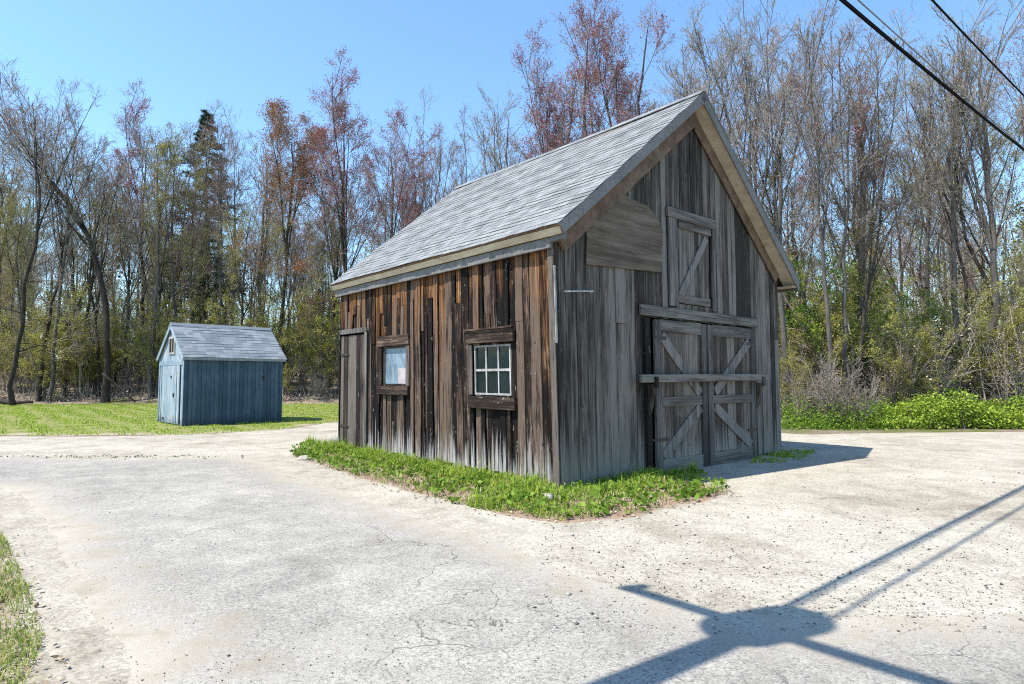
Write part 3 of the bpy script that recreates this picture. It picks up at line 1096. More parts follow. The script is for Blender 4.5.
# plank door at the far end of the long wall
mb = MB()
g = random.Random(9)
y = 5.83
while y < 6.95:
    w = min(g.uniform(.17, .24), 6.97 - y)
    if w > .03:
        mb.box(-.02 - g.uniform(0, .012), .0, y, y + w - .008, .04, 2.55)
    y += w
pd = mb.build("plank_door", M['casing_v'], barn)
tag(pd, "dark narrow plank door at the far end of the long wall")
for bx in ((-.06, -.036, 5.68, 5.795, .02, 2.58), (-.06, -.036, 5.70, 7.03, 2.585, 2.69)):
    mb = MB()
    mb.box(*bx)
    mb.build("door_frame", M['trim_v'], pd, .004)
for z in (.5, 2.1):
    mb = MB()
    mb.box(-.042, -.034, 6.55, 6.95, z, z + .05)
    mb.build("hinge", M['iron'], pd)

# the near corner post has sagged outward: lean of the boards and eave there
for o in barn.children_recursive:
    me = o.data
    n = len(me.vertices)
    co = np.empty(n * 3, np.float32)
    me.vertices.foreach_get("co", co)
    co = co.reshape(-1, 3)
    w = np.clip(1 - co[:, 0] / 3.39, 0, 1) * np.clip(1 - co[:, 1] / BL, 0, 1)
    co[:, 0] -= .13 * np.clip(co[:, 2] / 3.7, 0, 1) * w
    # a slight swayback along the ridge
    co[:, 2] -= .03 * np.clip((co[:, 2] - 3) / 3, 0, 1) * np.sin(np.clip(co[:, 1] / BL, 0, 1) * np.pi)
    me.vertices.foreach_set("co", co.ravel())
    me.update()

# ------------------------------------------------------------------ THE SHED
SA = R(90 - 45.5)
shed = empty("garden_shed", (-10.89, 20.58, 0), SA, "small blue painted shed with a shingled gable roof on the lawn before the wood", "shed")
SW, SDp, SH, SRZ = 3.36, 2.75, 2.33, 3.43


def sfront(p, d):
    return (p[0], -d, p[1])


def sleft(p, d):
    return (-d, p[0], p[1])


def sright(p, d):
    return (SW + d, p[0], p[1])


def sback(p, d):
    return (p[0], SDp + d, p[1])


sslope = (SRZ - SH) / (SDp / 2)
stop = lambda t: SH + sslope * (SDp / 2 - abs(t - SDp / 2)) - .01


def groove_wall(fn, T, top, name, mat, seed, edges=()):
    mb = MB()
    g = random.Random(seed)
    n = round(T / .14)
    cuts = sorted({*[T * i / n for i in range(n + 1)], *edges})
    for a, b in zip(cuts, cuts[1:]):
        if b - a < .01:
            continue
        z0 = .02
        mb.hexa([fn((a, z0), -.03), fn((b, z0), -.03), fn((b - .012, z0), 0), fn((a, z0), 0), fn((a, top(a)), -.03), fn((b, top(b)), -.03), fn((b - .012, top(b - .012)), 0), fn((a, top(a)), 0)], g.random())
    return mb.build(name, M[mat], shed)


groove_wall(sfront, SW, lambda t: SH, "side_wall", 'shed_blue', 1)
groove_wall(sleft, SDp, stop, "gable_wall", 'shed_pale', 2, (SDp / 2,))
groove_wall(sright, SDp, stop, "gable_wall", 'shed_blue', 3, (SDp / 2,))
groove_wall(sback, SW, lambda t: SH, "side_wall", 'shed_blue', 4)
for nm, m_, bx in (("corner_trim", 'shed_blue', (0, .1, -.022, -.002, .01, SH - .1)), ("corner_trim", 'shed_blue', (SW - .1, SW, -.022, -.002, .01, SH - .1)),
                   ("frieze_board", 'shed_blue', (.0, SW, -.026, -.003, SH - .1, SH + .02)), ("corner_trim", 'shed_trim', (-.024, -.002, -.02, .1, .01, SH)),
                   ("corner_trim", 'shed_trim', (-.024, -.002, SDp - .1, SDp, .01, SH)), ("door_header", 'shed_trim', (-.03, -.003, .1, SDp - .1, 2.04, 2.2))):
    mb = MB()
    mb.box(*bx)
    mb.build(nm, M[m_], shed, .004)
sd = MB()
for i in range(6):
    a = .36 + i * .33
    sd.box(-.03 - .003 * (i % 2), -.004, a, a + .322, .05, 2.03)
sdo = sd.build("shed_door", M['shed_pale'], shed, .003)
for nm, m_, bx in (("door_frame", 'shed_trim', (-.05, -.034, .3, .38, .05, 2.03)), ("door_frame", 'shed_trim', (-.05, -.034, 2.3, 2.38, .05, 2.03)), ("door_batten", 'shed_pale', (-.048, -.034, .62, .82, .1, 1.8)),
                   ("latch", 'iron', (-.07, -.036, .86, .92, .95, 1.08)), ("hinge", 'iron', (-.06, -.036, 1.2, 1.26, 1.6, 1.68)), ("hinge", 'iron', (-.06, -.036, 2.0, 2.06, .15, .22))):
    mb = MB()
    mb.box(*bx)
    mb.build(nm, M[m_], sdo)
mb = MB()
mb.box(-.035, -.004, 1.0, 1.08, 2.42, 3.04)
mb.box(-.035, -.004, 1.57, 1.65, 2.42, 3.04)
mb.box(-.034, -.004, 1.08, 1.57, 2.42, 2.49)
mb.box(-.034, -.004, 1.08, 1.57, 2.97, 3.04)
mb.box(-.03, -.004, 1.3, 1.36, 2.49, 2.97)
vent = mb.build("gable_vent", M['white_paint'], shed)
mb = MB()
mb.box(-.008, -.003, 1.08, 1.57, 2.49, 2.97)
mb.build("vent_screen", M['back'], vent)
mb = MB()
mb.box(2.62, 2.68, -.03, -.001, 1.55, 1.68)
mb.build("outlet_box", M['iron'], shed)
srun = SDp / 2 + .14


def spt(sgn, a, x, up):
    c = math.cos(math.atan(sslope))
    s = math.sin(math.atan(sslope))
    return (x, SDp / 2 + sgn * (a + up * s), SRZ + .07 - sslope * a + up * c)


def sslab(mb, sgn, a0, a1, x0, x1, u0, u1):
    mb.hexa([spt(sgn, a0, x0, u0), spt(sgn, a1, x0, u0), spt(sgn, a1, x1, u0), spt(sgn, a0, x1, u0), spt(sgn, a0, x0, u1), spt(sgn, a1, x0, u1), spt(sgn, a1, x1, u1), spt(sgn, a0, x1, u1)])


mb = MB()
sslab(mb, -1, 0, srun, -.07, SW + .07, -.045, 0)
sslab(mb, 1, 0, srun, -.07, SW + .07, -.045, -.001)
sro = mb.build("roof", M['shed_trim'], shed)
sh = lambda sgn, a, x, up: spt(sgn, a, x, up + .004)
shingle_roof(-1, srun, -.09, SW + .09, .125, .3, sh, 31, M['shingle_shed'], sro, "shingles")
shingle_roof(1, srun, -.09, SW + .09, .125, .3, sh, 32, M['shingle_shed'], sro, "shingles")
mb = MB()
for sg in (-1, 1):
    sslab(mb, sg, -.01, .12, -.09, SW + .09, .025, .038 + .001 * sg)
mb.build("ridge_cap", M['shingle_shed'], sro)
for sg in (-1, 1):
    mb = MB()
    sslab(mb, sg, .01, srun, -.086, -.071, -.13, .0)
    mb.build("rake_board", M['shed_trim'], sro)
mb = MB()
a = srun - .02
mb.bar(spt(-1, srun - .01, -.07, -.05), spt(-1, srun - .01, SW + .07, -.05), .02, .11)
mb.build("eave_fascia", M['shed_trim'], sro)

# ------------------------------------------------------------------ UTILITY POLE AND LINES
S_ = Vector((.527, .224))
PH = 7.5
LEAN = Vector((-.72, .7))            # tilt of the unseen pole, set to aim its shadow band
PB = Vector((1.46, 3.97)) - S_ * PH - LEAN
pole = empty("utility_pole", (PB.x, PB.y, 0), 0, "unseen wooden utility pole with a transformer, tilted to steer its shadow on the drive", "utility pole")
mb = MB()
LV = Vector((LEAN.x / PH, LEAN.y / PH, 1))
mb.tube([LV * -.3, LV * 3, LV * (PH + .95)], [.15, .135, .1], 14)
mb.build("shaft", M['pole_wood'], pole, smooth=True)
ad = Vector((.67, -.742, 0)).normalized()
c0 = LV * PH + Vector((.1, .09, 0))
mb = MB()
mb.bar(c0 - ad * 1.06, c0 + ad * 1.2, .09, .11)
arm = mb.build("crossarm", M['pole_wood'], pole)
for k in (-1.0, 1.12):
    mb = MB()
    b = c0 + ad * k
    mb.tube([b + Vector((0, 0, z)) for z in (.05, .12, .14, .22, .24)], [.02, .02, .06, .06, .03], 8)
    mb.build("insulator", M['porcelain'], arm)
tc = LV * (PH - .85) + Vector((.36, .32, 0))
mb = MB()
mb.tube([tc + Vector((0, 0, z)) for z in (-.02, 0, .78, .82, .86)], [.2, .26, .26, .23, .1], 18)
can = mb.build("transformer", M['can_grey'], pole)
mb = MB()
mb.tube([tc + Vector((.1, .05, .86)), tc + Vector((.1, .05, 1.05))], .04, 8)
mb.build("bushing", M['porcelain'], can)
mb = MB()
mb.tube([tc + Vector((-.1, -.05, .86)), tc + Vector((-.1, -.05, 1.05))], .04, 8)
mb.build("bushing", M['porcelain'], can)
for dz in (.2, .6):
    mb = MB()
    b = LV * (tc.z + dz)
    mb.bar(b, (tc.x, tc.y, b.z), .08, .06)
    mb.build("mounting_bracket", M['iron'], can)


def line(name, label, pts, r, mat):
    mb = MB()
    mb.tube(pts, r, 6)
    o = mb.build(name, mat, None, smooth=True)
    tag(o, label, "cable", "overhead lines crossing the top right corner")


def along(t, h, off=0.0):
    return Vector((-2.27 + .755 * t + .655 * off, 2.28 + .655 * t - .755 * off, h))


def wire(h0, h8, h15, h20, off=0.0):
    ts = np.linspace(.2, 48, 60)
    co = np.polyfit([0, 8, 15, 20], [h0, h8, h15, h20], 2)
    return [along(t, float(np.polyval(co, min(t, 30)) + (max(0, t - 30) * .05)), off) for t in ts]


line("power_line", "thick black cable, the lowest line crossing the top right corner", wire(6.3, 6.7, 7.12, 7.5), .03, M['black'])
line("power_line", "thin dull grey wire running just above the thick black cable", wire(6.5, 6.88, 7.24, 7.53, .02), .012, M['wire_grey'])
line("power_line", "black twisted wire, the uppermost line near the right edge", wire(7.5, 7.95, 8.4, 8.85, .1), .02, M['black'])


# ------------------------------------------------------------------ VEGETATION: vectorised tree growth
def unit(a):
    return a / (np.linalg.norm(a, axis=-1, keepdims=True) + 1e-9)


def grow_level(P, Rr, L, n, s_lo, s_hi, a_lo, a_hi, l_lo, l_hi, rr, S, up, wob, g, taper=.35, fall=.5):
    """children of N parent polylines P (N,K,3)"""
    N, K, _ = P.shape
    idx = np.repeat(np.arange(N), n)
    st = (np.tile(np.arange(n), N) + g.random(N * n)) / n
    s = s_lo + (s_hi - s_lo) * st
    x = s * (K - 1)
    i0 = np.clip(x.astype(int), 0, K - 2)
    f = (x - i0)[:, None]
    p = P[idx, i0] * (1 - f) + P[idx, i0 + 1] * f
    T = unit(P[idx, i0 + 1] - P[idx, i0])
    r = Rr[idx, i0] * (1 - f[:, 0]) + Rr[idx, i0 + 1] * f[:, 0]
    q = unit(np.cross(T, unit(g.normal(size=T.shape))))
    a = np.radians(g.uniform(a_lo, a_hi, len(s)))[:, None]
    d = T * np.cos(a) + q * np.sin(a)
    Lc = L[idx] * g.uniform(l_lo, l_hi, len(s)) * (1 - fall * (s - s_lo) / max(1e-6, s_hi - s_lo))
    out = [p]
    for k in range(S):
        d = unit(d + np.array([0, 0, up]) / S + g.normal(size=d.shape) * wob)
        p = p + d * (Lc / S)[:, None]
        out.append(p)
    P2 = np.stack(out, 1)
    R2 = (r * rr)[:, None] * np.linspace(1, taper, S + 1)[None]
    return P2, R2, Lc


def tubes(P, Rr, k):
    N, S, _ = P.shape
    T = np.empty_like(P)
    T[:, 1:-1] = P[:, 2:] - P[:, :-2]
    T[:, 0] = P[:, 1] - P[:, 0]
    T[:, -1] = P[:, -1] - P[:, -2]
    T = unit(T)
    ref = np.where(np.abs(T[..., 2:3]) > .8, np.array([1., 0, 0]), np.array([0, 0, 1.]))
    a = unit(np.cross(T, ref))
    b = np.cross(T, a)
    th = np.arange(k) * 2 * np.pi / k
    V = P[:, :, None] + Rr[:, :, None, None] * (a[:, :, None] * np.cos(th)[:, None] + b[:, :, None] * np.sin(th)[:, None])
    base = (np.arange(N)[:, None, None] * S + np.arange(S - 1)[None, :, None]) * k
    j = np.arange(k)[None, None]
    j2 = (j + 1) % k
    F = np.stack([base + j, base + j2, base + k + j2, base + k + j], -1).reshape(-1, 4)
    return V.reshape(-1, 3), F, np.repeat(np.random.default_rng(1).random(N), S * k)


def specks(C, size, g, flat_=0.0):
    """small four sided leaves at points C"""
    n = len(C)
    nrm = unit(g.normal(size=(n, 3)) + np.array([0, 0, flat_]))
    a = unit(np.cross(nrm, g.normal(size=(n, 3))))
    b = np.cross(nrm, a)
    s = (size * g.uniform(.55, 1.3, n))[:, None]
    V = np.stack([C - a * s * .5, C + b * s * .32, C + a * s * .5, C - b * s * .32], 1).reshape(-1, 3)
    F = np.arange(n * 4).reshape(-1, 4)
    return V, F, np.repeat(g.random(n), 4)


class Acc:
    def __init__(self):
        self.V, self.G, self.Rn, self.n = [], [], [], 0

    def add(self, V, F, rn, mat):
        self.V.append(V)
        self.G.append((F + self.n, mat))
        self.Rn.append(rn)
        self.n += len(V)

    def mesh(self, name, smooth=False):
        return np_mesh(name, np.concatenate(self.V), self.G, rnd=np.concatenate(self.Rn), smooth=smooth)


def sample_on(P, n, g, lo=.2):
    N, K, _ = P.shape
    i = g.integers(0, N, n)
    x = g.uniform(lo, 1, n) * (K - 1)
    k = np.clip(x.astype(int), 0, K - 2)
    f = (x - k)[:, None]
    return P[i, k] * (1 - f) + P[i, k + 1] * f


def broad_tree(name, seed, H, r0, lead=3, fork=(.28, .5), limbs=9, start=.35, spread=1.0, path=None, bark_m='bark_grey', twig_m='twig',
               leaves=(), dens=1.0, wander=.012, low=0):
    g = np.random.default_rng(seed)
    S = 16
    zs = np.linspace(0, 1, S)
    if path is not None:
        pp = np.array(path, float)
        tp = np.stack([np.interp(zs, np.linspace(0, 1, len(pp)), pp[:, i]) for i in range(3)], 1)
        tp[:, :2] += np.cumsum(g.normal(size=(S, 2)) * H * .003, 0)
    else:
        w = np.cumsum(g.normal(size=(S, 2)) * H * wander * .5, 0)
        w -= w[0]
        top = .86
        tp = np.concatenate([w, (zs * H * top)[:, None]], 1)
    tr = r0 * (1 - zs) ** .75 * .9 + r0 * .12
    tr[0] *= 1.35
    T0, R0, L0 = tp[None], tr[None], np.array([H * .62])
    lv1 = grow_level(T0, R0, L0, lead, fork[0], fork[1], 8, 18 * spread, .7, 1.0, .62, 9, .25, .045, g, .18, .2)
    la = grow_level(T0, R0, np.array([H * .36]), limbs, start, .97, 26, 48, .5, 1.0, .34, 6, .5, .08, g, .25, .55)
    lb = grow_level(lv1[0], lv1[1], lv1[2] * .55, 8, .15, .96, 20, 42, .45, .95, .42, 6, .45, .08, g, .25, .5)
    parts = [la, lb]
    if low:
        parts.append(grow_level(T0, R0, np.array([H * .3]), low, .1, start, 45, 80, .35, .8, .3, 6, .1, .14, g, .25, .1))
    limb = tuple(np.concatenate([p[i] for p in parts]) for i in range(3))
    n_b = max(2, round(6 * dens))
    br = grow_level(limb[0], limb[1], limb[2], n_b, .2, .97, 22, 48, .32, .62, .48, 4, .25, .1, g, .35, .45)
    tw1 = grow_level(br[0], np.maximum(br[1], .008), br[2], 5, .15, .98, 20, 50, .35, .75, .6, 2, .15, .15, g, .5, .4)
    tw2 = grow_level(limb[0], np.maximum(limb[1], .008), limb[2], 5, .3, 1.0, 20, 50, .2, .4, .45, 2, .15, .15, g, .5, .4)
    tw = tuple(np.concatenate([tw1[i], tw2[i]]) for i in range(3))
    tl = grow_level(tw[0], tw[1], tw[2], 3, .15, 1, 20, 45, .4, .85, .7, 1, .1, .1, g, .6, .2)
    A = Acc()
    V, F, rn = tubes(T0, R0, 10)
    A.add(V, F, rn, M[bark_m])
    for lv, k in ((lv1, 8), (limb, 5)):
        V, F, rn = tubes(lv[0], np.maximum(lv[1], .012), k)
        A.add(V, F, rn, M[bark_m])
    trunk = A.mesh(name + "_trunk", True)
    A = Acc()
    V, F, rn = tubes(br[0], np.clip(br[1], .007, .02), 3)
    A.add(V, F, rn, M[twig_m])
    V, F, rn = tubes(tw[0], np.clip(tw[1], .0065, .014), 3)
    A.add(V, F, rn, M[twig_m])
    V, F, rn = tubes(tl[0], np.clip(tl[1], .0055, .009), 3)
    A.add(V, F, rn, M[twig_m])
    for mat, n, size, where in leaves:
        if where == 'tip':
            e = g.integers(0, len(tl[0]), n)
            C = tl[0][e, -1] + g.normal(size=(n, 3)) * .06
        else:
            C = sample_on(tl[0], n, g) + g.normal(size=(n, 3)) * .10
        if where == 'clump':   # leaf out unevenly: whole boughs fuller than others
            key = np.sin(C[:, 0] * 1.7 + seed) + np.sin(C[:, 1] * 1.5 + 2 * seed) + np.sin(C[:, 2] * 1.1)
            C = C[key > -.5]
        V, F, rn = specks(C, size, g)
        A.add(V, F, rn, M[mat])
    crown = A.mesh(name + "_crown")
    return trunk, crown


def conifer(name, seed, H, r0, start=.2, rad=.2, dens=90, needles=16000, size=.3):
    g = np.random.default_rng(seed)
    zs = np.linspace(0, 1, 12)
    tp = np.concatenate([np.cumsum(g.normal(size=(12, 2)) * .03, 0), (zs * H)[:, None]], 1)
    tr = r0 * (1 - zs) * .95 + .02
    A = Acc()
    V, F, rn = tubes(tp[None], tr[None], 9)
    A.add(V, F, rn, M['bark_dark'])
    trunk = A.mesh(name + "_trunk", True)
    s = start + (1 - start) * (np.arange(dens) + g.random(dens)) / dens
    p = np.stack([np.interp(s, zs, tp[:, i]) for i in range(3)], 1)
    az = g.uniform(0, 6.283, dens)
    Lb = H * rad * np.clip((1 - s) / (1 - start), 0.03, 1) ** .75 * g.uniform(.6, 1.1, dens)
    d = np.stack([np.cos(az), np.sin(az), g.uniform(.05, .35, dens)], 1)
    out = [p]
    for k in range(5):
        d = unit(d + np.array([0, 0, -.06]) + g.normal(size=d.shape) * .06)
        p = p + d * (Lb / 5)[:, None]
        out.append(p)
    B = np.stack(out, 1)
    Rb = np.full((dens, 6), .025) * np.linspace(1, .3, 6)
    sub = grow_level(B, Rb, Lb, 7, .25, 1, 25, 60, .2, .4, .7, 2, -.05, .1, g, .4, .3)
    A = Acc()
    V, F, rn = tubes(B, Rb, 3)
    A.add(V, F, rn, M['bark_dark'])
    C = np.concatenate([sample_on(sub[0], int(needles * .75), g, .1), sample_on(B, int(needles * .25), g, .3)])
    n = len(C)
    dv = unit(g.normal(size=(n, 3)) * np.array([1, 1, .55]))
    w = unit(np.cross(dv, g.normal(size=(n, 3))))
    ls = (size * g.uniform(.5, 1.2, n))[:, None]
    V = np.stack([C - w * ls * .09, C + w * ls * .09, C + dv * ls], 1).reshape(-1, 3)
    A.add(V, np.arange(n * 3).reshape(-1, 3), np.repeat(g.random(n), 3), M['needle'])
    return trunk, A.mesh(name + "_crown")


def bush_mesh(name, seed, H, stems, twig_m, leaves, fan=22, dens=1.0):
    g = np.random.default_rng(seed)
    base = np.concatenate([g.normal(size=(stems, 2)) * .22 * H / 3, np.zeros((stems, 1))], 1)
    az = g.uniform(0, 6.283, stems)
    an = np.radians(g.uniform(2, fan, stems))
    d = np.stack([np.cos(az) * np.sin(an), np.sin(az) * np.sin(an), np.cos(an)], 1)
    L = H * g.uniform(.55, 1.05, stems)
    p, out = base, [base]
    for k in range(7):
        d = unit(d + g.normal(size=d.shape) * .07 + np.array([0, 0, .03]))
        p = p + d * (L / 7)[:, None]
        out.append(p)
    P = np.stack(out, 1)
    Rr = (H * .0065 * g.uniform(.6, 1.3, stems))[:, None] * np.linspace(1, .25, 8)
    br = grow_level(P, Rr, L, int(8 * dens), .15, .98, 25, 60, .18, .42, .55, 4, .2, .12, g, .35, .4)
    tw = grow_level(br[0], np.maximum(br[1], .006), br[2], 4, .2, 1, 20, 50, .35, .7, .7, 2, .1, .12, g, .5, .3)
    A = Acc()
    for lv, k, lo, hi in (((P, Rr), 5, .006, 1), (br, 3, .006, .02), (tw, 3, .005, .008)):
        V, F, rn = tubes(lv[0], np.clip(lv[1], lo, hi), k)
        A.add(V, F, rn, M[twig_m])
    for mat, n, size in leaves:
        C = sample_on(tw[0], n, g) + g.normal(size=(n, 3)) * .07
        V, F, rn = specks(C, size, g, .6)
        A.add(V, F, rn, M[mat])
    return A.mesh(name)


T = {}
bd = [('leaf_tan', 500, .06, 'tip')]
T['bare_a'] = broad_tree('bare_a', 1, 18, .135, 2, dens=.5, fork=(.4, .6), leaves=[('bud_red', 900, .05, 'tip'), ('leaf_tan', 900, .05, 'tip')])
T['bare_b'] = broad_tree('bare_b', 2, 18, .115, 2, dens=.5, fork=(.45, .6), limbs=12, leaves=[('leaf_tan', 1500, .05, 'tip')])
T['bare_c'] = broad_tree('bare_c', 3, 18, .15, 3, dens=.5, fork=(.35, .55), limbs=9, spread=1.1, leaves=[('leaf_yellow', 2600, .055, 'tip')])
T['bare_d'] = broad_tree('bare_d', 4, 18, .115, 2, fork=(.5, .65), limbs=10, start=.5, dens=.5, bark_m='bark_dark', low=5, leaves=[('leaf_tan', 900, .05, 'tip')])
T['red_a'] = broad_tree('red_a', 5, 18, .13, 3, dens=.8, fork=(.35, .55), spread=1.2, bark_m='bark_dark', leaves=[('bud_red', 10500, .07, 'any')])
T['red_b'] = broad_tree('red_b', 6, 18, .135, 3, dens=.8, fork=(.35, .5), spread=1.3, leaves=[('bud_red', 9500, .07, 'any')])
T['red_c'] = broad_tree('red_c', 7, 18, .11, 2, dens=.6, fork=(.4, .6), leaves=[('bud_red', 2600, .06, 'tip'), ('leaf_tan', 1500, .055, 'tip')])
T['yel_a'] = broad_tree('yel_a', 8, 17, .12, 2, dens=.7, fork=(.4, .6), limbs=13, start=.25, bark_m='bark_dark', leaves=[('leaf_yellow', 19000, .075, 'clump')], low=8)
T['yel_b'] = broad_tree('yel_b', 9, 16, .11, 2, dens=.7, fork=(.4, .6), limbs=14, start=.2, leaves=[('leaf_yellow', 17000, .07, 'clump'), ('leaf_tan', 2000, .06, 'tip')], low=10)
T['rust'] = broad_tree('rust', 10, 18, .13, 3, fork=(.45, .65), limbs=14, start=.45, bark_m='bark_dark', dens=1.2, leaves=[('leaf_orange', 24000, .085, 'any')], low=6)
T['curved'] = broad_tree('curved', 12, 17, .17, 3, fork=(.5, .75), limbs=12, start=.4, bark_m='bark_dark', leaves=[('bud_red', 2500, .06, 'tip')],
                         path=[(0, 0, 0), (-.05, 0, 2.2), (-.15, 0, 4.4), (-.55, .1, 6.6), (-1.4, .2, 8.6), (-2.6, .3, 10.4), (-3.9, .3, 12.0), (-4.9, .3, 13.6)])
T['leaning'] = broad_tree('leaning', 13, 15, .1, 2, fork=(.4, .6), limbs=10, bark_m='bark_dark', twig_m='twig_dark', leaves=[('leaf_yellow', 900, .08, 'tip')],
                          path=[(0, 0, 0), (.25, 0, 2.5), (.7, 0, 5.0), (1.2, 0, 7.5), (1.7, 0, 10), (2.3, 0, 12.6)])
T['pine'] = conifer('pine', 21, 19, .2, .3, .21, 170, 32000, .3)
T['hemlock'] = conifer('hemlock', 22, 12, .16, .05, .24, 110, 20000, .24)
for k_, v_ in list(T.items()):
    pass
HREF = dict(bare_a=18, bare_b=18, bare_c=18, bare_d=18, red_a=18, red_b=18, red_c=18, yel_a=17, yel_b=16, rust=18, curved=15.5, leaning=14, pine=19, hemlock=12)
KIND = {'bare': ('bare_tree', 'bare tree'), 'red': ('red_budded_tree', 'budding tree'), 'yel': ('leafing_tree', 'leafing tree'), 'rust': ('rust_leaved_tree', 'tree'),
        'curved': ('bare_tree', 'bare tree'), 'leaning': ('bare_tree', 'bare tree'), 'pine': ('pine_tree', 'pine tree'), 'hemlock': ('hemlock_tree', 'evergreen tree')}


def put_tree(var, px, depth, label, top=None, H=None, group=None, rz=None, lean=(0, 0), wide=1.0):
    x, y = dir_at(px, depth)
    z = float(hill(np.float64(x), np.float64(y))) - .05
    if H is None:
        u = (342 - top) / F_PX
        dz = (math.sin(PITCH) + u * math.cos(PITCH)) / (math.cos(PITCH) - u * math.sin(PITCH))
        H = EYE + dz * depth - z
    s = H / HREF[var]
    nm, cat = KIND[var.split('_')[0]]
    o = empty(nm, (x, y, z), rng.uniform(0, 6.283) if rz is None else rz, label, cat, group)
    o.rotation_euler[0] = lean[0]
    o.rotation_euler[1] = lean[1]
    o.scale = (s * wide, s * wide, s)
    tr, cr = T[var]
    link("trunk", tr, o)
    link("crown", cr, o)
    return o


# trees one can tell apart, left to right ------------------------------
HERO = [
    ('bare_d', 15, 36, 62, "dark straight trunk standing by itself nearest the left edge"),
    ('bare_a', -8, 40, 85, "bare grey tree half cut off by the left edge"),
    ('bare_d', 41, 39, 118, "slim dark tree, left stem of the close pair on the left lawn edge"),
    ('bare_b', 50, 38.7, 100, "slim dark tree, right stem of the close pair on the left lawn edge"),
    ('curved', 106, 38.6, 100, "dark tree whose trunk bends over to the left, left of the blue shed"),
    ('bare_d', 100, 40.5, 150, "straight dark trunk standing against the bent tree"),
    ('yel_a', 82, 44, 150, "yellow green leafing tree behind the bent tree"),
    ('red_c', 128, 43, 150, "reddish budding tree between the bent tree and the blue shed"),
    ('bare_a', 153, 40, 108, "grey trunk beside the left wall of the blue shed"),
    ('red_a', 140, 47, 98, "mauve budded tree with a wide fan crown above the blue shed's door"),
    ('yel_b', 172, 42, 122, "olive leafing tree rising over the peak of the blue shed"),
    ('pine', 203, 56, 113, "dark pointed pine rising above the wood behind the blue shed"),
    ('bare_a', 190, 44, 116, "bare grey tree standing in front of the pointed pine's left side"),
    ('red_c', 217, 45, 121, "faintly red budded tree standing in front of the pointed pine's right side"),
    ('bare_b', 232, 46, 128, "pale bare tree to the right of the pointed pine"),
    ('yel_a', 240, 41, 190, "olive leafing tree behind the blue shed's roof"),
    ('rust', 281, 41, 84, "tree full of rust orange leaves between shed and barn"),
    ('bare_c', 262, 44, 128, "thin bare tree left of the rust orange tree"),
    ('red_a', 343, 39.5, 70, "tall mauve budded tree with the highest tip left of the barn"),
    ('red_b', 382, 41, 100, "pink budded tree rising over the low end of the barn roof"),
    ('yel_b', 322, 41, 220, "low yellow green tree beside the far corner of the barn"),
    ('bare_b', 428, 42, 108, "thin pale bare tree over the lower third of the barn roof"),
    ('bare_a', 462, 46, 125, "faint bare tree behind the middle of the barn roof"),
    ('bare_c', 503, 36, 76, "fan shaped bare grey tree over the middle of the barn roof"),
    ('bare_b', 545, 42, 100, "bare tree close beside the big red tree's left side"),
    ('red_b', 597, 33, -25, "large crimson budded tree, the left one of two behind the ridge"),
    ('red_a', 568, 35, 30, "mauve budded tree leaning at the left of the large crimson pair"),
    ('red_a', 640, 32, -30, "large crimson budded tree, the right one of two behind the ridge"),
    ('bare_b', 690, 38, 30, "thin bare tree just behind the peak of the barn"),
    ('bare_b', 744, 27, 10, "slender bare tree next to the right roof slope"),
    ('bare_a', 757, 31, 5, "bare upright tree in the sky gap right of the barn peak"),
    ('bare_b', 768, 25, -5, "tall slender bare tree close above the right roof slope"),
    ('bare_a', 785, 22.5, 0, "pale grey trunk nearest the right corner of the barn"),
    ('bare_d', 797, 26, 45, "darker trunk right behind the pale one at the barn corner"),
    ('yel_b', 812, 27, 130, "yellow flecked young tree right of the barn corner"),
    ('bare_b', 832, 21.6, 20, "left stem of the clump rising from the bare thicket"),
    ('red_c', 843, 21.9, 35, "middle stem of the clump rising from the bare thicket"),
    ('leaning', 848, 21.5, 120, "leaning stem of the clump rising from the bare thicket"),
    ('red_b', 862, 25, 45, "crimson flecked tall tree behind the bare thicket"),
    ('bare_c', 876, 23.5, 20, "stout wavy trunk just left of the green shrubs"),
    ('yel_a', 905, 30, 120, "yellow green tree behind the green shrubs"),
    ('bare_b', 925, 27, 30, "thin bare tree above the left half of the green shrubs"),
    ('bare_a', 960, 24, 15, "pale slim trunk rising behind the green shrubs"),
    ('bare_d', 973, 25, 60, "thin dark trunk between the pale slim and the thick trunk"),
    ('bare_c', 987, 23.5, -20, "thick grey trunk rising behind the green shrubs"),
    ('yel_a', 1003, 28, 60, "tree with a yellow green crown in the upper right corner"),
    ('bare_d', 1015, 25, 30, "dark leaning trunk at the right edge"),
    ('red_c', 1045, 25, 20, "red flecked tree at the right edge of the wood"),
]
for i, (var, px, dp, top, lab) in enumerate(HERO):
    lean = (0, 0)
    rz = None
    if var == 'curved':
        rz = 0.0
    if var == 'leaning':
        rz = .3
    if px == 1015:
        lean = (0, -.12)
        rz = 0
    put_tree(var, px, dp, lab, top=top, lean=lean, rz=rz)


# the rest of the wood -----------------------------------------------------
def zone(px):
    if px < 150:
        return "left of the blue shed"
    if px < 300:
        return "behind the blue shed"
    if px < 420:
        return "between the blue shed and the barn"
    if px < 720:
        return "behind the barn roof"
    if px < 880:
        return "right of the barn"
    return "behind the green shrubs"


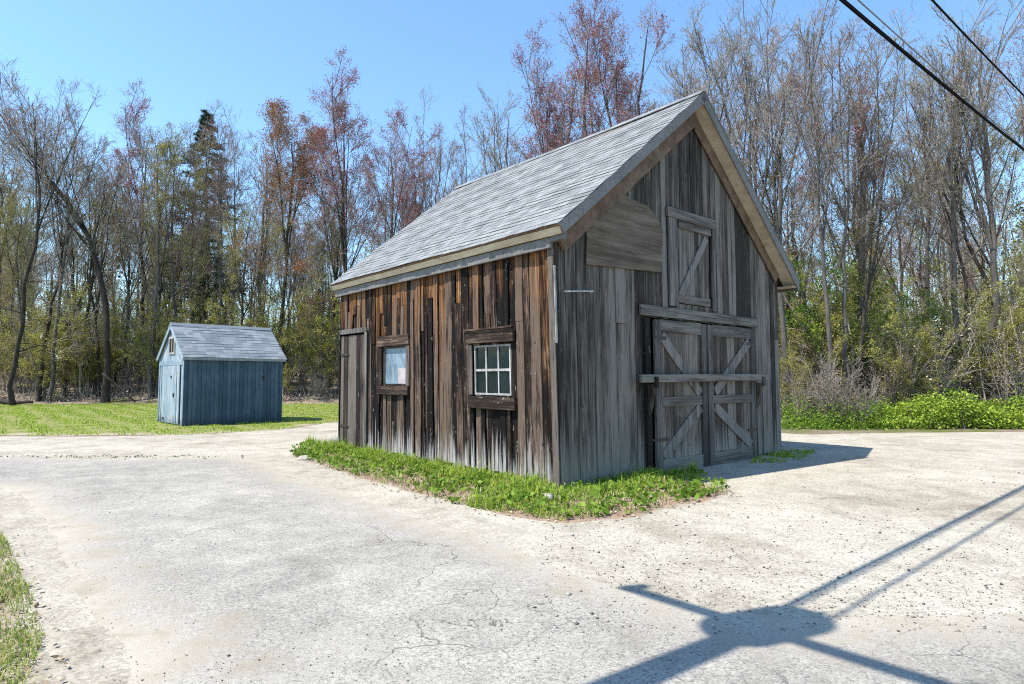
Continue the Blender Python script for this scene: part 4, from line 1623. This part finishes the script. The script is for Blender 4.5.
ADJ = {'bare_a': "bare grey tree deep in the wood", 'bare_b': "slim bare tree deep in the wood", 'bare_c': "wide bare tree deep in the wood", 'bare_d': "dark stemmed bare tree deep in the wood",
       'red_a': "mauve budded tree deep in the wood", 'red_b': "red budded tree deep in the wood", 'red_c': "faintly red budded tree deep in the wood",
       'yel_a': "olive leafing tree deep in the wood", 'yel_b': "pale yellow leafing tree deep in the wood", 'hemlock': "dark evergreen deep in the wood"}
taken = [(dir_at(h[1], h[2])) for h in HERO]
cnt, tries = 0, 0
gp = np.random.default_rng(99)
while cnt < 100 and tries < 5000:
    tries += 1
    px = gp.uniform(-25, 1050)
    xx = (px - 512) / F_PX
    # depth of the tree line along this ray
    dd = np.arange(15, 60, .25)
    tl = np.array([tree_line(xx * q) for q in dd])
    d0 = dd[np.argmax(dd > tl)]
    dp = d0 + 1.0 + 30 * gp.random() ** 1.3
    x, y = dir_at(px, dp)
    if min((x - a) ** 2 + (y - b) ** 2 for a, b in taken) < 1.6 ** 2:
        continue
    if 430 < px < 560 and dp < d0 + 3:
        continue
    left = px < 420
    if px > 740 and (gp.random() < .6 or dp < d0 + 6):
        continue
    opts = ['bare_a', 'bare_b', 'bare_c', 'bare_d', 'red_a', 'red_b', 'red_c', 'yel_a', 'yel_b', 'hemlock']
    pr = np.array([1.2, 1.3, .8, 1.3, .7, .6, .8, 2.4, 2.2, 0.0] if left else [1.2, 1.6, 1.3, .8, .2, .5, .6, 1.4, 1.5, 0])
    if 150 < px < 340:
        pr[9] = 2.2
    var = str(gp.choice(opts, p=pr / pr.sum()))
    H = gp.uniform(12, 18) if px < 740 else gp.uniform(9, 14.5)
    if var == 'hemlock':
        H = gp.uniform(8, 13)
    if 420 < px < 720:
        H = gp.uniform(15, 18)
    taken.append((x, y))
    lab = f"{ADJ[var]} {zone(px)}"
    put_tree(var, px, dp, lab, H=H, group=lab.replace(" tree ", " trees ").replace("evergreen", "evergreens"), wide=gp.uniform(.85, 1.1))
    cnt += 1

# understory saplings and thickets ----------------------------------------
B = {
    'tan': bush_mesh('bush_tan', 41, 3.2, 16, 'twig', [('leaf_tan', 900, .06)], 24),
    'tan2': bush_mesh('bush_tan2', 42, 3.0, 22, 'twig', [('leaf_tan', 300, .05)], 34, 1.2),
    'dark': bush_mesh('bush_dark', 43, 3.6, 12, 'twig_dark', [('leaf_tan', 300, .06)], 20),
    'yel': bush_mesh('bush_yel', 44, 6, 8, 'twig_dark', [('leaf_yellow', 9000, .07)], 22),
    'yel2': bush_mesh('bush_yel2', 45, 6.5, 5, 'twig', [('leaf_yellow', 8000, .065)], 16),
    'green': bush_mesh('bush_green', 46, 4.6, 6, 'twig_dark', [('leaf_green', 9000, .075)], 24),
}
BH = dict(tan=3.2, tan2=3.0, dark=3.6, yel=6, yel2=6.5, green=4.6)
BLAB = {'tan': ("bare_shrub", "pale twiggy bare shrub at the wood's foot", "bare shrub"), 'tan2': ("bare_shrub", "dense pale bare thicket shrub", "bare shrub"), 'dark': ("bare_shrub", "dark bare shrub in the wood", "bare shrub"),
        'yel': ("leafing_sapling", "yellow green leafing sapling in the wood", "sapling"), 'yel2': ("leafing_sapling", "slender yellow green sapling in the wood", "sapling"), 'green': ("green_sapling", "fresh green young sapling", "sapling")}


def put_bush(k, px, dp, H, label, group=None, wide=1.0):
    x, y = dir_at(px, dp)
    z = float(hill(np.float64(x), np.float64(y))) - .05
    o = link(BLAB[k][0], B[k])
    s = H / BH[k]
    o.location = (x, y, z)
    o.scale = (s * wide, s * wide, s)
    o.rotation_euler = (0, 0, gp.uniform(0, 6.283))
    tag(o, label, BLAB[k][2], group)
    return o


for k, px, dp, H, lab, wd in [
    ('tan2', 828, 20.3, 2.5, "pale bare thicket at the edge of the yard, right of the barn", 1.0),
    ('tan2', 858, 20.0, 1.9, "pale bare thicket touching the left end of the green shrubs", 1.0),
    ('tan2', 803, 20.8, 1.8, "pale bare thicket close beside the barn corner", 1.0),
    ('green', 912, 24.5, 4.3, "fresh green leafy sapling over the left half of the green shrubs", 1.0),
    ('green', 948, 28.5, 4.2, "fresh green leafy sapling between the slim trunks on the right", 1.2),
    ('tan', 890, 22.5, 2.0, "tan dry brush behind the green shrubs' left end", 1.3),
    ('tan', 1005, 23, 2.2, "tan dry brush right of the thick trunk", 1.3),
    ('yel', 103, 42, 4.6, "bright yellow green bush in the gap left of the blue shed", 1.3),
    ('yel', 125, 43, 7.0, "tall yellow green sapling lighting up the gap left of the blue shed's door", 1.1),
    ('yel2', 88, 40.5, 7.5, "slender yellow green sapling beside the bent tree's trunk", 1.2),
    ('yel', 300, 42, 6.0, "yellow green sapling between blue shed and barn", 1.2),
    ('yel', 70, 41, 3.6, "yellow green bush by the pair of slim trunks", 1.2),
    ('tan2', 320, 40.2, 1.8, "low tan brush between lawn and barn's far corner", 1.2),
]:
    put_bush(k, px, dp, H, lab, None, wd)
cnt = 0
while cnt < 150:
    px = gp.uniform(-25, 1050)
    if 345 < px < 772:
        continue
    xx = (px - 512) / F_PX
    dd = np.arange(15, 60, .25)
    tl = np.array([tree_line(xx * q) for q in dd])
    d0 = dd[np.argmax(dd > tl)]
    dp = d0 + .8 + 22 * gp.random() ** 1.4
    left = px < 420
    pr = np.array([1.0, .6, 1.0, 2.8, 2.2, .3] if left else [2.0, 1.2, .5, 1.4, 1.5, .4])
    k = str(gp.choice(list(B), p=pr / pr.sum()))
    H = gp.uniform(2.6, 8.0) if k in ('yel', 'yel2', 'green') else gp.uniform(1.6, 4.2)
    lab = f"{BLAB[k][1]} {zone(px)}"
    put_bush(k, px, dp, H, lab, lab + " (several)", gp.uniform(.9, 1.3))
    cnt += 1

# far wood, one mass ---------------------------------------------------------
A = Acc()
gf = np.random.default_rng(5)
n_t = 420
pxs = gf.uniform(-80, 1110, n_t)
dps = 58 + 55 * gf.random(n_t)
dps = np.where(pxs > 740, dps - 14, dps)
for i in range(n_t):
    x, y = dir_at(pxs[i], dps[i])
    z = float(hill(np.float64(x), np.float64(y)))
    H = gf.uniform(9, 15.5)
    s = np.linspace(0, 1, 6)
    P = np.stack([x + np.cumsum(gf.normal(size=6) * .25), y + np.zeros(6), z + s * H], 1)[None]
    Rr = (np.linspace(.16, .02, 6) * gf.uniform(.6, 1.2))[None]
    V, F, rn = tubes(P, Rr, 5)
    A.add(V, F, rn, M['bark_dark'] if gf.random() < .6 else M['bark_grey'])
    b = grow_level(P, Rr, np.array([H * .32]), 16, .15, .98, 30, 60, .4, 1, .5, 3, .5, .1, gf, .3, .5)
    V, F, rn = tubes(b[0], np.clip(b[1], .012, .05), 3)
    A.add(V, F, rn, M['twig'])
    t2 = grow_level(b[0], b[1], b[2], 6, .2, 1, 20, 50, .3, .6, .6, 2, .2, .1, gf, .5, .3)
    V, F, rn = tubes(t2[0], np.clip(t2[1], .011, .02), 3)
    A.add(V, F, rn, M['twig'])
    q = gf.random()
    m = 'leaf_yellow' if q < .56 else ('needle' if q < .62 else ('leaf_tan' if q < .85 else 'bud_red'))
    C = sample_on(t2[0], 520 if m != 'needle' else 900, gf) + gf.normal(size=(520 if m != 'needle' else 900, 3)) * .3
    V, F, rn = specks(C, .17 if m != 'needle' else .3, gf)
    A.add(V, F, rn, M[m])
fo = link("far_wood", A.mesh("far_wood"))
tag(fo, "far bare and leafing wood seen between the nearer trunks", "wood", None, "stuff")

# low litter brush on the wood's floor (uncountable) ---------------------------
A = Acc()
n = 5200
px = gf.uniform(-30, 1060, n)
xx = (px - 512) / F_PX
d0 = np.interp(px, [-30, 345, 420, 760, 800, 1060], [38.4, 39, 40, 26, 20.6, 21])
dp = d0 + .3 + 18 * gf.random(n) ** 1.6
keep = ~((px > 350) & (px < 765))
px, dp, xx = px[keep], dp[keep], xx[keep]
x, y = xx * dp, dp
base = np.stack([x, y, hill(x, y)], 1)
az = gf.uniform(0, 6.283, len(x))
tilt = gf.uniform(.15, 1.45, len(x))
Lb = gf.uniform(.3, 1.3, len(x))
tip = base + np.stack([np.cos(az) * np.sin(tilt), np.sin(az) * np.sin(tilt), np.cos(tilt)], 1) * Lb[:, None]
P = np.stack([base, (base + tip) / 2 + gf.normal(size=base.shape) * .06, tip], 1)
V, F, rn = tubes(P, np.array([.014, .011, .006])[None].repeat(len(P), 0), 3)
A.add(V, F, rn, M['twig'])
C = np.repeat(base, 3, 0) + gf.normal(size=(len(base) * 3, 3)) * np.array([.5, .5, .1]) + np.array([0, 0, .12])
V, F, rn = specks(C, .14, gf, .8)
A.add(V, F, rn, M['leaf_tan'])
br = link("dead_brush", A.mesh("dead_brush"))
tag(br, "dead twigs and dry leaves littering the floor of the wood", "brush", None, "stuff")


# ------------------------------------------------------------------ grass
def blades(x, y, z, h, w, g, lean=.5):
    n = len(x)
    az = g.uniform(0, 6.283, n)
    ln = np.abs(g.normal(size=n)) * lean
    d = np.stack([np.cos(az), np.sin(az), np.zeros(n)], 1)
    s = np.stack([-np.sin(az + g.normal(size=n) * .5), np.cos(az), np.zeros(n)], 1)
    b = np.stack([x, y, np.broadcast_to(z, x.shape)], 1)
    up = np.array([0, 0, 1.])
    m = b + up * (h * .55)[:, None] + d * (h * ln * .3)[:, None]
    t = b + up * (h * np.clip(1 - ln * .35, .3, 1))[:, None] + d * (h * ln)[:, None]
    sw = s * (w / 2)[:, None]
    V = np.stack([b - sw, b + sw, m + sw * .8, m - sw * .8, t], 1).reshape(-1, 3)
    i = np.arange(n)[:, None] * 5
    return V, i + np.array([[0, 1, 2, 3]]), i + np.array([[3, 2, 4]])


def grass(name, label, poly, n, hmin, hmax, w, mat, seed, z=.012, bare=.0, lean=.5, mask=None, hfun=None):
    g = np.random.default_rng(seed)
    pa = np.array(poly)
    lo, hi = pa.min(0), pa.max(0)
    x = g.uniform(lo[0], hi[0], n * 3)
    y = g.uniform(lo[1], hi[1], n * 3)
    k = inside(poly, x, y)
    cl = np.sin(x * 2.3 + seed) * np.sin(y * 2.9 + 1.3 * seed) + .6 * np.sin(x * 5.1 + y * 4.3) + g.normal(size=len(x)) * .5
    k &= cl > bare
    if mask is not None:
        k &= mask(x, y, g)
    x, y = x[k][:n], y[k][:n]
    tall = np.clip(.5 + .32 * np.sin(x * 3.1 + 1) * np.sin(y * 2.7 + 2) + .28 * np.sin(x * 7.3 + y * 4.1) * np.sin(y * 8.7 - x * 2.2) + .3 * g.normal(size=len(x)), .15, 1.9)
    h = (hmin + (hmax - hmin) * g.random(len(x))) * tall
    if hfun is not None:
        h = h * hfun(x, y)
    V, f4, f3 = blades(x, y, z, h, w * g.uniform(.6, 1.3, len(x)), g, lean)
    me = np_mesh(name, V, [(f4, M[mat]), (f3, M[mat])], rnd=np.repeat(np.clip(g.normal(.5, .22, len(x)), 0, 1), 5))
    o = link(name, me)
    tag(o, label, "grass", None, "stuff")


gp1 = [G(292, 456), G(330, 469), G(400, 490), G(480, 510), G(560, 522), G(640, 515), G(735, 494), bpt(2.75, -.45), bpt(2.3, -.14), bpt(2.0, -.05), bpt(0, -.05), bpt(-.04, 0), bpt(-.04, 7.2), bpt(-.2, 8.3), G(300, 448)]


def wall_dist(x, y):
    p = np.stack([x - BC.x, y - BC.y], 1)
    s_ = p @ np.array(BV)
    t_ = p @ np.array(BU)
    lim = np.where(t_ > 0, 1.6 + .4 * np.clip((2.5 - t_) / 2.5, 0, 1), 1.75)
    return np.where(t_ > 0, np.maximum(-s_, 0), np.maximum(-t_, 0)) / lim


def blotch(x, y):
    return .5 + .2 * np.sin(x * 4.3 + 1.7 * np.sin(y * 3.1)) + .17 * np.sin(y * 6.7 + 2 * np.sin(x * 2.2)) + .13 * np.sin(x * 13 + y * 9 + np.sin(x * 5))


def barn_mask(x, y, g):
    # thick against the wall, ragged and thin along the outer rim
    d = wall_dist(x, y)
    return g.random(len(x)) > np.clip((d - .3) * 1.6 + (blotch(x, y) < .47) * .75 * np.clip(d * 2, 0, 1), 0, .97)


def barn_h(x, y):
    d = wall_dist(x, y)
    return np.clip(1.25 - .8 * d, .4, 1.3) * (.45 + 1.1 * np.clip(blotch(x, y), 0, 1))


grass("barn_grass", "bright uneven grass growing along the foot of the barn", gp1, 90000, .06, .25, .012, 'grass', 3, .008, -1.2, .7, barn_mask, lambda x, y: .8 * barn_h(x, y))
gp2 = [bpt(5.55, -.05), bpt(6.75, -.05), bpt(7.3, -.1), bpt(7.4, -.45), bpt(6.3, -.75), bpt(5.2, -.8), bpt(4.6, -.45)]
# broad leaves of dandelion and plantain among the barn grass
g = np.random.default_rng(15)
pa = np.array(gp1)
q = np.stack([g.uniform(pa[:, 0].min(), pa[:, 0].max(), 1500), g.uniform(pa[:, 1].min(), pa[:, 1].max(), 1500)], 1)
q = q[inside(gp1, q[:, 0], q[:, 1]) & (wall_dist(q[:, 0], q[:, 1]) < 1.0)]
q = np.repeat(q, 9, 0) + g.normal(size=(len(q) * 9, 2)) * .06
V, F, rn = specks(np.c_[q, .03 + .1 * g.random(len(q))], .085, g, .9)
tag(link("broad_leaves", np_mesh("broad_leaves", V, [(F, M['leaf_green'])], rnd=rn)), "broad leafed weeds scattered through the barn's grass", "weeds", None, "stuff")
grass("barn_straw", "dead straw lying among the barn's grass", gp1, 9000, .05, .16, .008, 'leaf_tan', 17, .01, -1.5, 1.6)
grass("barn_weeds", "sparse low weeds in the shade right of the barn doors", gp2, 1500, .03, .12, .02, 'grass', 4, .012, .1, .9)
grass("lawn_grass", "short bright lawn in front of the wood", lawn[1:13], 110000, .03, .10, .026, 'grass_lawn', 5, .008, -.35, .7, lambda x, y, g: x > -.87 * y)
gp3 = [(-2.35, 3.0), G(45, 640), G(28, 590), G(10, 550), G(-10, 515), G(-60, 505), (-8, 7.6), (-3.6, 2.9)]
grass("verge_grass", "half dry verge grass in the lower left corner", gp3, 45000, .02, .085, .008, 'grass_dry', 6, .0125, -.45, .9)

# green shrub bed on the right: leaves and stems
A = Acc()
g = np.random.default_rng(61)
nb = 520
px = g.uniform(865, 1075, nb)
dp = np.where(px < 900, g.uniform(19.6, 21.3, nb), g.uniform(19.5, 22.4, nb))
x, y = (px - 512) / F_PX * dp, dp
top = (.62 + .3 * np.sin(x * 1.9) * np.sin(y * 1.3 + 1) + .2 * g.normal(size=nb)) * np.clip((px - 855) / 30, .4, 1)
top = np.clip(top, .25, 1.45)
base = np.stack([x, y, hill(x, y)], 1)
P = np.stack([base, base + np.stack([g.normal(size=nb) * .12, g.normal(size=nb) * .12, top], 1)], 1)
V, F, rn = tubes(P, np.array([.012, .006])[None].repeat(nb, 0), 3)
A.add(V, F, rn, M['twig_dark'])
C = np.repeat(base, 110, 0)
tt = np.repeat(top, 110)
C = C + np.stack([g.normal(size=len(C)) * .17, g.normal(size=len(C)) * .17, tt * (1 - g.random(len(C)) ** 1.5 * .95)], 1)
V, F, rn = specks(C, .085, g, .7)
A.add(V, F, rn, M['shrub'])
o = link("green_shrubs", A.mesh("green_shrubs"))
tag(o, "bed of bright green leafy shrubs along the yard's right edge", "shrubs", None, "stuff")
# yellow green weeds at the foot of the thicket
A = Acc()
nb = 260
px = g.uniform(782, 880, nb)
dp = g.uniform(19.3, 21, nb)
x, y = (px - 512) / F_PX * dp, dp
C = np.repeat(np.stack([x, y, hill(x, y)], 1), 26, 0)
C = C + np.stack([g.normal(size=len(C)) * .16, g.normal(size=len(C)) * .16, g.random(len(C)) ** 1.4 * .8 * np.repeat(g.uniform(.2, 1.4, nb), 26)], 1)
V, F, rn = specks(C, .075, g, .6)
A.add(V, F, rn, M['leaf_green'])
o = link("edge_weeds", A.mesh("edge_weeds"))
tag(o, "yellow green weeds at the foot of the bare thicket", "weeds", None, "stuff")


# ------------------------------------------------------------------ stones, logs
def stone(loc, size, label, seed, group=None, squash=.6):
    bm = bmesh.new()
    bmesh.ops.create_icosphere(bm, subdivisions=3, radius=1)
    g = random.Random(seed)
    dirs = [Vector((g.gauss(0, 1), g.gauss(0, 1), g.gauss(0, 1))).normalized() for _ in range(9)]
    lim = [g.uniform(.55, .9) for _ in dirs]
    for v in bm.verts:
        for d, l in zip(dirs, lim):
            q = v.co.dot(d)
            if q > l:
                v.co -= d * (q - l) * .9
        v.co *= 1 + g.uniform(-.02, .02)
    me = bpy.data.meshes.new("stone")
    bm.to_mesh(me)
    bm.free()
    me.materials.append(M['stone'])
    o = link("stone", me)
    o.scale = (size, size * g.uniform(.7, 1), size * squash)
    o.rotation_euler = (0, 0, g.uniform(0, 6))
    o.location = loc
    tag(o, label, "stone", group)


p = G(548, 501)
stone((p[0], p[1], .05), .12, "small pale stone in the grass at the near corner of the barn", 1)
p = G(307, 459)
stone((p[0], p[1], .02), .26, "flat pale stone lying at the far tip of the barn grass", 2, None, .2)
p = G(335, 447)
stone((p[0], p[1], .1), .22, "pale stone block beside the far corner of the barn", 3, None, .8)
for i, (px, dp, s, lab) in enumerate([(940, 26, .62, "left boulder of the pale heap behind the green shrubs"), (952, 26.4, .8, "largest boulder of the pale heap behind the green shrubs"),
                                      (966, 26, .55, "right boulder of the pale heap behind the green shrubs")]):
    x, y = dir_at(px, dp)
    stone((x, y, float(hill(np.float64(x), np.float64(y))) + .35), s, lab, 10 + i)
for i, (a, b, r, lab) in enumerate([((-2, 37.2), (34, 37.0), .16, "dark fallen log lying at the left edge of the lawn"), ((104, 38.2), (136, 38.4), .11, "fallen branch at the foot of the bent tree"),
                                    ((62, 39.5), (92, 38.8), .08, "broken limb leaning up to the bent tree")]):
    pa, pb = dir_at(*a), dir_at(*b)
    za, zb = .15, .2
    if i == 1:
        za, zb = 1.9, .15
    if i == 2:
        za, zb = 4.5, 8.3
    mb = MB()
    n = 7
    pts = [Vector((pa[0] + (pb[0] - pa[0]) * k / n, pa[1] + (pb[1] - pa[1]) * k / n, za + (zb - za) * k / n)) + Vector((random.uniform(-.06, .06), 0, random.uniform(-.06, .06))) for k in range(n + 1)]
    mb.tube(pts, [r * (1 - .5 * k / n) for k in range(n + 1)], 8)
    tag(mb.build("fallen_log", M['bark_dark'], None, smooth=True), lab, "log")


# ------------------------------------------------------------------ loose grit and dry leaves
def grit(name, label, XY, size, mat, seed, z=.006):
    g = np.random.default_rng(seed)
    n = len(XY)
    o6 = np.array([[1, 0, 0], [0, 1, 0], [-1, 0, 0], [0, -1, 0], [0, 0, .7], [0, 0, -.7]], float)
    f8 = np.array([[0, 1, 4], [1, 2, 4], [2, 3, 4], [3, 0, 4], [1, 0, 5], [2, 1, 5], [3, 2, 5], [0, 3, 5]])
    sz = size * np.exp(g.normal(size=n) * .45)
    V = o6[None] * (sz[:, None, None] * g.uniform(.6, 1.2, (n, 6, 1))) + g.normal(size=(n, 6, 3)) * (sz * .12)[:, None, None]
    V += np.concatenate([XY, (z + sz * .3)[:, None]], 1)[:, None]
    F = (np.arange(n)[:, None, None] * 6 + f8[None]).reshape(-1, 3)
    o = link(name, np_mesh(name, V.reshape(-1, 3), [(F, mat)], rnd=np.repeat(g.random(n), 6)))
    tag(o, label, "gravel", None, "stuff")


M['grit'] = leaf('loose_grit', [(0, (.07, .065, .06)), (.5, (.22, .2, .175)), (1, (.45, .42, .37))])
M['grit_dark'] = leaf('crumbled_asphalt', [(0, (.06, .058, .055)), (.6, (.16, .15, .135)), (1, (.34, .31, .27))])
g = np.random.default_rng(77)
n = 5200
pxy = np.stack([g.uniform(540, 1040, n), 445 + 190 * g.random(n) ** .8], 1)
XY = np.array([G(a, b) for a, b in pxy])
XY = XY[~inside(patch, XY[:, 0], XY[:, 1])]
grit("loose_gravel", "loose grit lying on the gravel yard right of the barn", XY, .0055, M['grit'], 1)
n = 380
e = np.clip(.5 + .5 * np.sin(g.random(n) * 60) * .55 + g.normal(size=n) * .3, 0, 1) * .97
pxy = np.stack([-5 + 255 * e, 455.9 + np.abs(g.normal(size=n)) * 1.5 + .8 * np.sin(e * 40) + .5 * np.sin(e * 97)], 1)
grit("crumbled_edge", "dark crumbs along the far broken edge of the asphalt", np.array([G(a, b) for a, b in pxy]), .011, M['grit_dark'], 2)
n = 1500
pxy = np.stack([g.uniform(20, 700, n), g.uniform(460, 684, n)], 1)
grit("scattered_grit", "scattered grit lying on the asphalt drive", np.array([G(a, b) for a, b in pxy]), .0035, M['grit_dark'], 3, .009)
pp = np.array(patch)
q = np.stack([g.uniform(pp[:, 0].min(), pp[:, 0].max(), 9000), g.uniform(pp[:, 1].min(), pp[:, 1].max(), 9000)], 1)
q = q[inside(patch, q[:, 0], q[:, 1])]
vv_ = np.array(verge)
q2 = np.stack([g.uniform(-5, -2, 3000), g.uniform(2.8, 9, 3000)], 1)
q2 = q2[inside(verge, q2[:, 0], q2[:, 1])]
C = np.concatenate([np.c_[q, np.full(len(q), .02)], np.c_[q2, np.full(len(q2), .022)]])
V, F, rn = specks(C, .045, g, 2.5)
o = link("dry_leaves", np_mesh("dry_leaves", V, [(F, M['leaf_tan'])], rnd=rn))
tag(o, "dry leaf scraps strewn on the soil round the grass", "leaves", None, "stuff")
